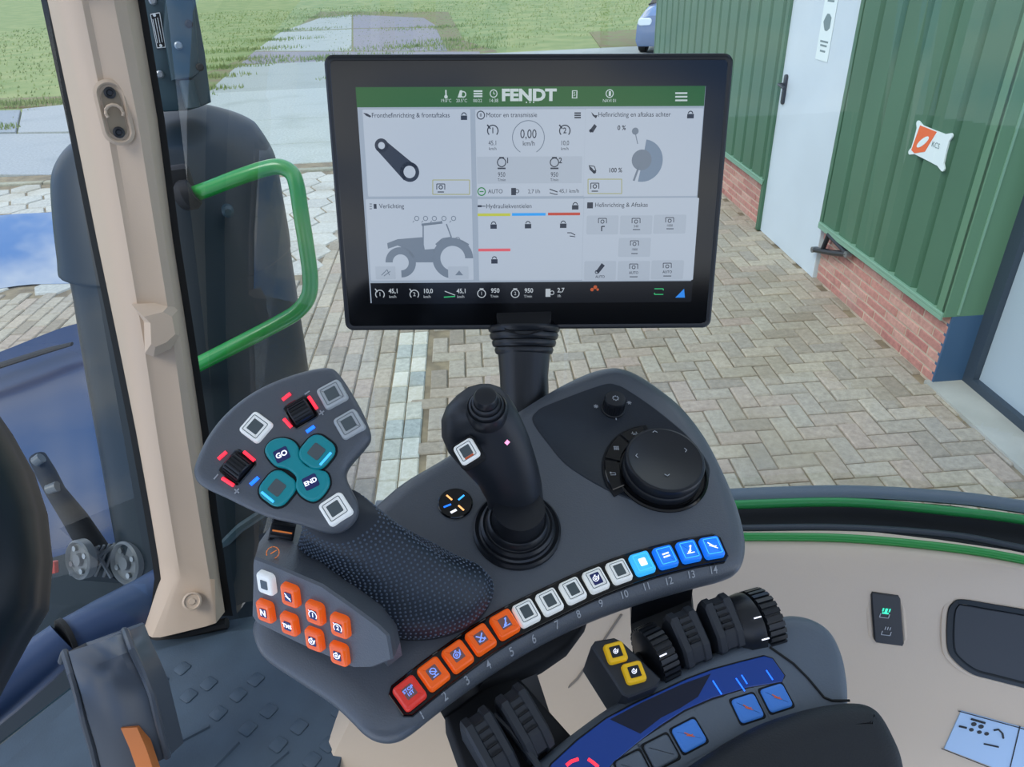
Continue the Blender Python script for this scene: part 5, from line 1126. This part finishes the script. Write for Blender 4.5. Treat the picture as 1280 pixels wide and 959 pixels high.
MB().lathe(Frame(P(285, 265, 1.47), SB.u, SB.n), [(.012, -.03), (.012, 0), (.007, .006), (.0003, .006)], 14).build('bolt', M['shroud2'], sh)
gr = thing('grab_rail', P(300, 400, 1.42), 'bright green bent tube handrail outside in front of the dark shroud', 'handrail')
gp_ = [P(x, y, t) for x, y, t in ((225, 247, 1.42), (250, 240, 1.40), (300, 221, 1.37), (335, 210, 1.355), (352, 209, 1.35), (365, 217, 1.35), (371, 233, 1.35), (376, 265, 1.355), (384, 315, 1.37), (388, 350, 1.38), (385, 372, 1.385), (372, 389, 1.39), (350, 403, 1.395), (300, 429, 1.41), (245, 457, 1.43), (200, 480, 1.45))]
MB().tube(cr_(gp_, 90, False), .0150, 16).build('rail_tube', M['green'], gr)
MB().tube([P(232, 244, 1.40), P(238, 243, 1.395), P(243, 240, 1.395)], [.030, .030, .024], 16).build('rail_clamp', M['matte'], gr)
MB().body(Frame(P(224, 228, 1.40), SB.u, SB.n), rrect(.05, .06, .01, 3), [(0, -.03), (0, .0), (.005, .01)]).build('rail_bracket', M['matte'], gr)
MB().tube([P(260, 700, 1.5), P(300, 660, 1.48), P(330, 640, 1.47)], .010, 8).build('lower_tube', M['shroud2'], gr)
fd = thing('front_mudguard', P(80, 720, 2.4), 'broad dark glossy mudguard reflecting blue sky at the far left', 'mudguard')
fr0 = []
for k in range(9):
    s_ = k / 8
    row = []
    for (x0, y0, x1, y1) in ((-160, 500, -160, 800), (-60, 462, -60, 800), (0, 440, 0, 790), (40, 424, 60, 780), (80, 409, 110, 760), (104, 404, 150, 740), (116, 408, 180, 730), (150, 430, 230, 720)):
        x = x0 + (x1 - x0) * s_; y = y0 + (y1 - y0) * s_; row.append(P(x, y, 2.75 - 1.05 * math.sin(s_ * PI / 2) ** 1.4))
    fr0.append(row)
fsm = [cr_(r, 56, False) for r in fr0]
MB().loft([[p + Vector((0, .02, -.05)) for p in fsm[0]]] + fsm, closed=False).build('mudguard_shell', M['fender'], fd, smooth=80)
MB().tube([P(-60, 481, 2.62), P(0, 457, 2.62), P(60, 438, 2.62), P(90, 430, 2.62)], [.018, .02, .018, .012], 8, .5).build('rubber_strip', M['matte'], fd)
# hose with two fittings
hs_ = thing('hose_fitting', P(60, 640, 1.6), 'short black hose with two grey fittings over the dark mudguard', 'hose')
MB().tube([P(47, 572, 1.62), P(58, 592, 1.6), P(70, 615, 1.6), P(95, 650, 1.62), P(120, 690, 1.66)], [.018, .02, .02, .026, .03], 12).build('hose', M['matte'], hs_)
for a, b in (((44, 578), (52, 572)), ((60, 612), (72, 608))): MB().tube([P(*a, 1.585), P(*b, 1.585)], .012, 10).build('fitting', M['grey'], hs_)
ax = thing('axle_discs', P(125, 730, 1.75), 'two grey discs joined by a ribbed casting below the mudguard', 'casting')
dd = Frame(P(100, 698, 1.78), P(150, 700, 1.78) - P(95, 696, 1.78), Vector((-.5, -.75, .45)))
for (x, y, r) in ((102, 699, .042), (160, 703, .046)):
    q = P(x, y, 1.50); f_ = Frame(q, (1, 0, 0), Vector((-.45, -.75, .45))); MB().lathe(f_, [(.0003, .012), (r * .3, .012), (r * .34, .004), (r * .8, .004), (r * .9, .012), (r, .008), (r, -.008), (.0003, -.008)], 32).build('disc', M['grey'], ax)
    for k in range(4): a = k * PI / 2 + .4; MB().lathe(Frame(f_.at(r * .6 * math.cos(a), r * .6 * math.sin(a), .004), f_.u, f_.n), [(.006, 0), (.006, .006), (.0003, .006)], 8).build('bolt', M['steel'], ax)
cs = [P(x, y, 1.53) for x, y in ((88, 718), (118, 684), (150, 678), (140, 722))]
MB().loft([cs, [p + Vector((0, .02, -.04)) for p in cs]]).build('casting', M['shroud'], ax, smooth=0)
for a, b in ((0, 2), (1, 3)): MB().tube([cs[a], cs[b]], .005, 6).build('rib', M['grey'], ax)
for t_ in (.2, .4, .6, .8): MB().tube([cs[0].lerp(cs[3], t_), cs[1].lerp(cs[2], t_)], .0035, 6).build('rib', M['grey'], ax)
MB().tube([P(66, 702, 1.5), P(67, 716, 1.5)], .010, 8).build('red_plug', mat('red_plug', (190, 70, 60), .5), ax)
MB().loft([[P(x, y, 1.60) for x, y in ((56, 700), (90, 690), (200, 690), (240, 900), (-60, 960))], [P(x, y, 1.66) for x, y in ((56, 700), (90, 690), (200, 690), (240, 900), (-60, 960))]]).build('chassis_block', M['shroud'], ax, smooth=0)
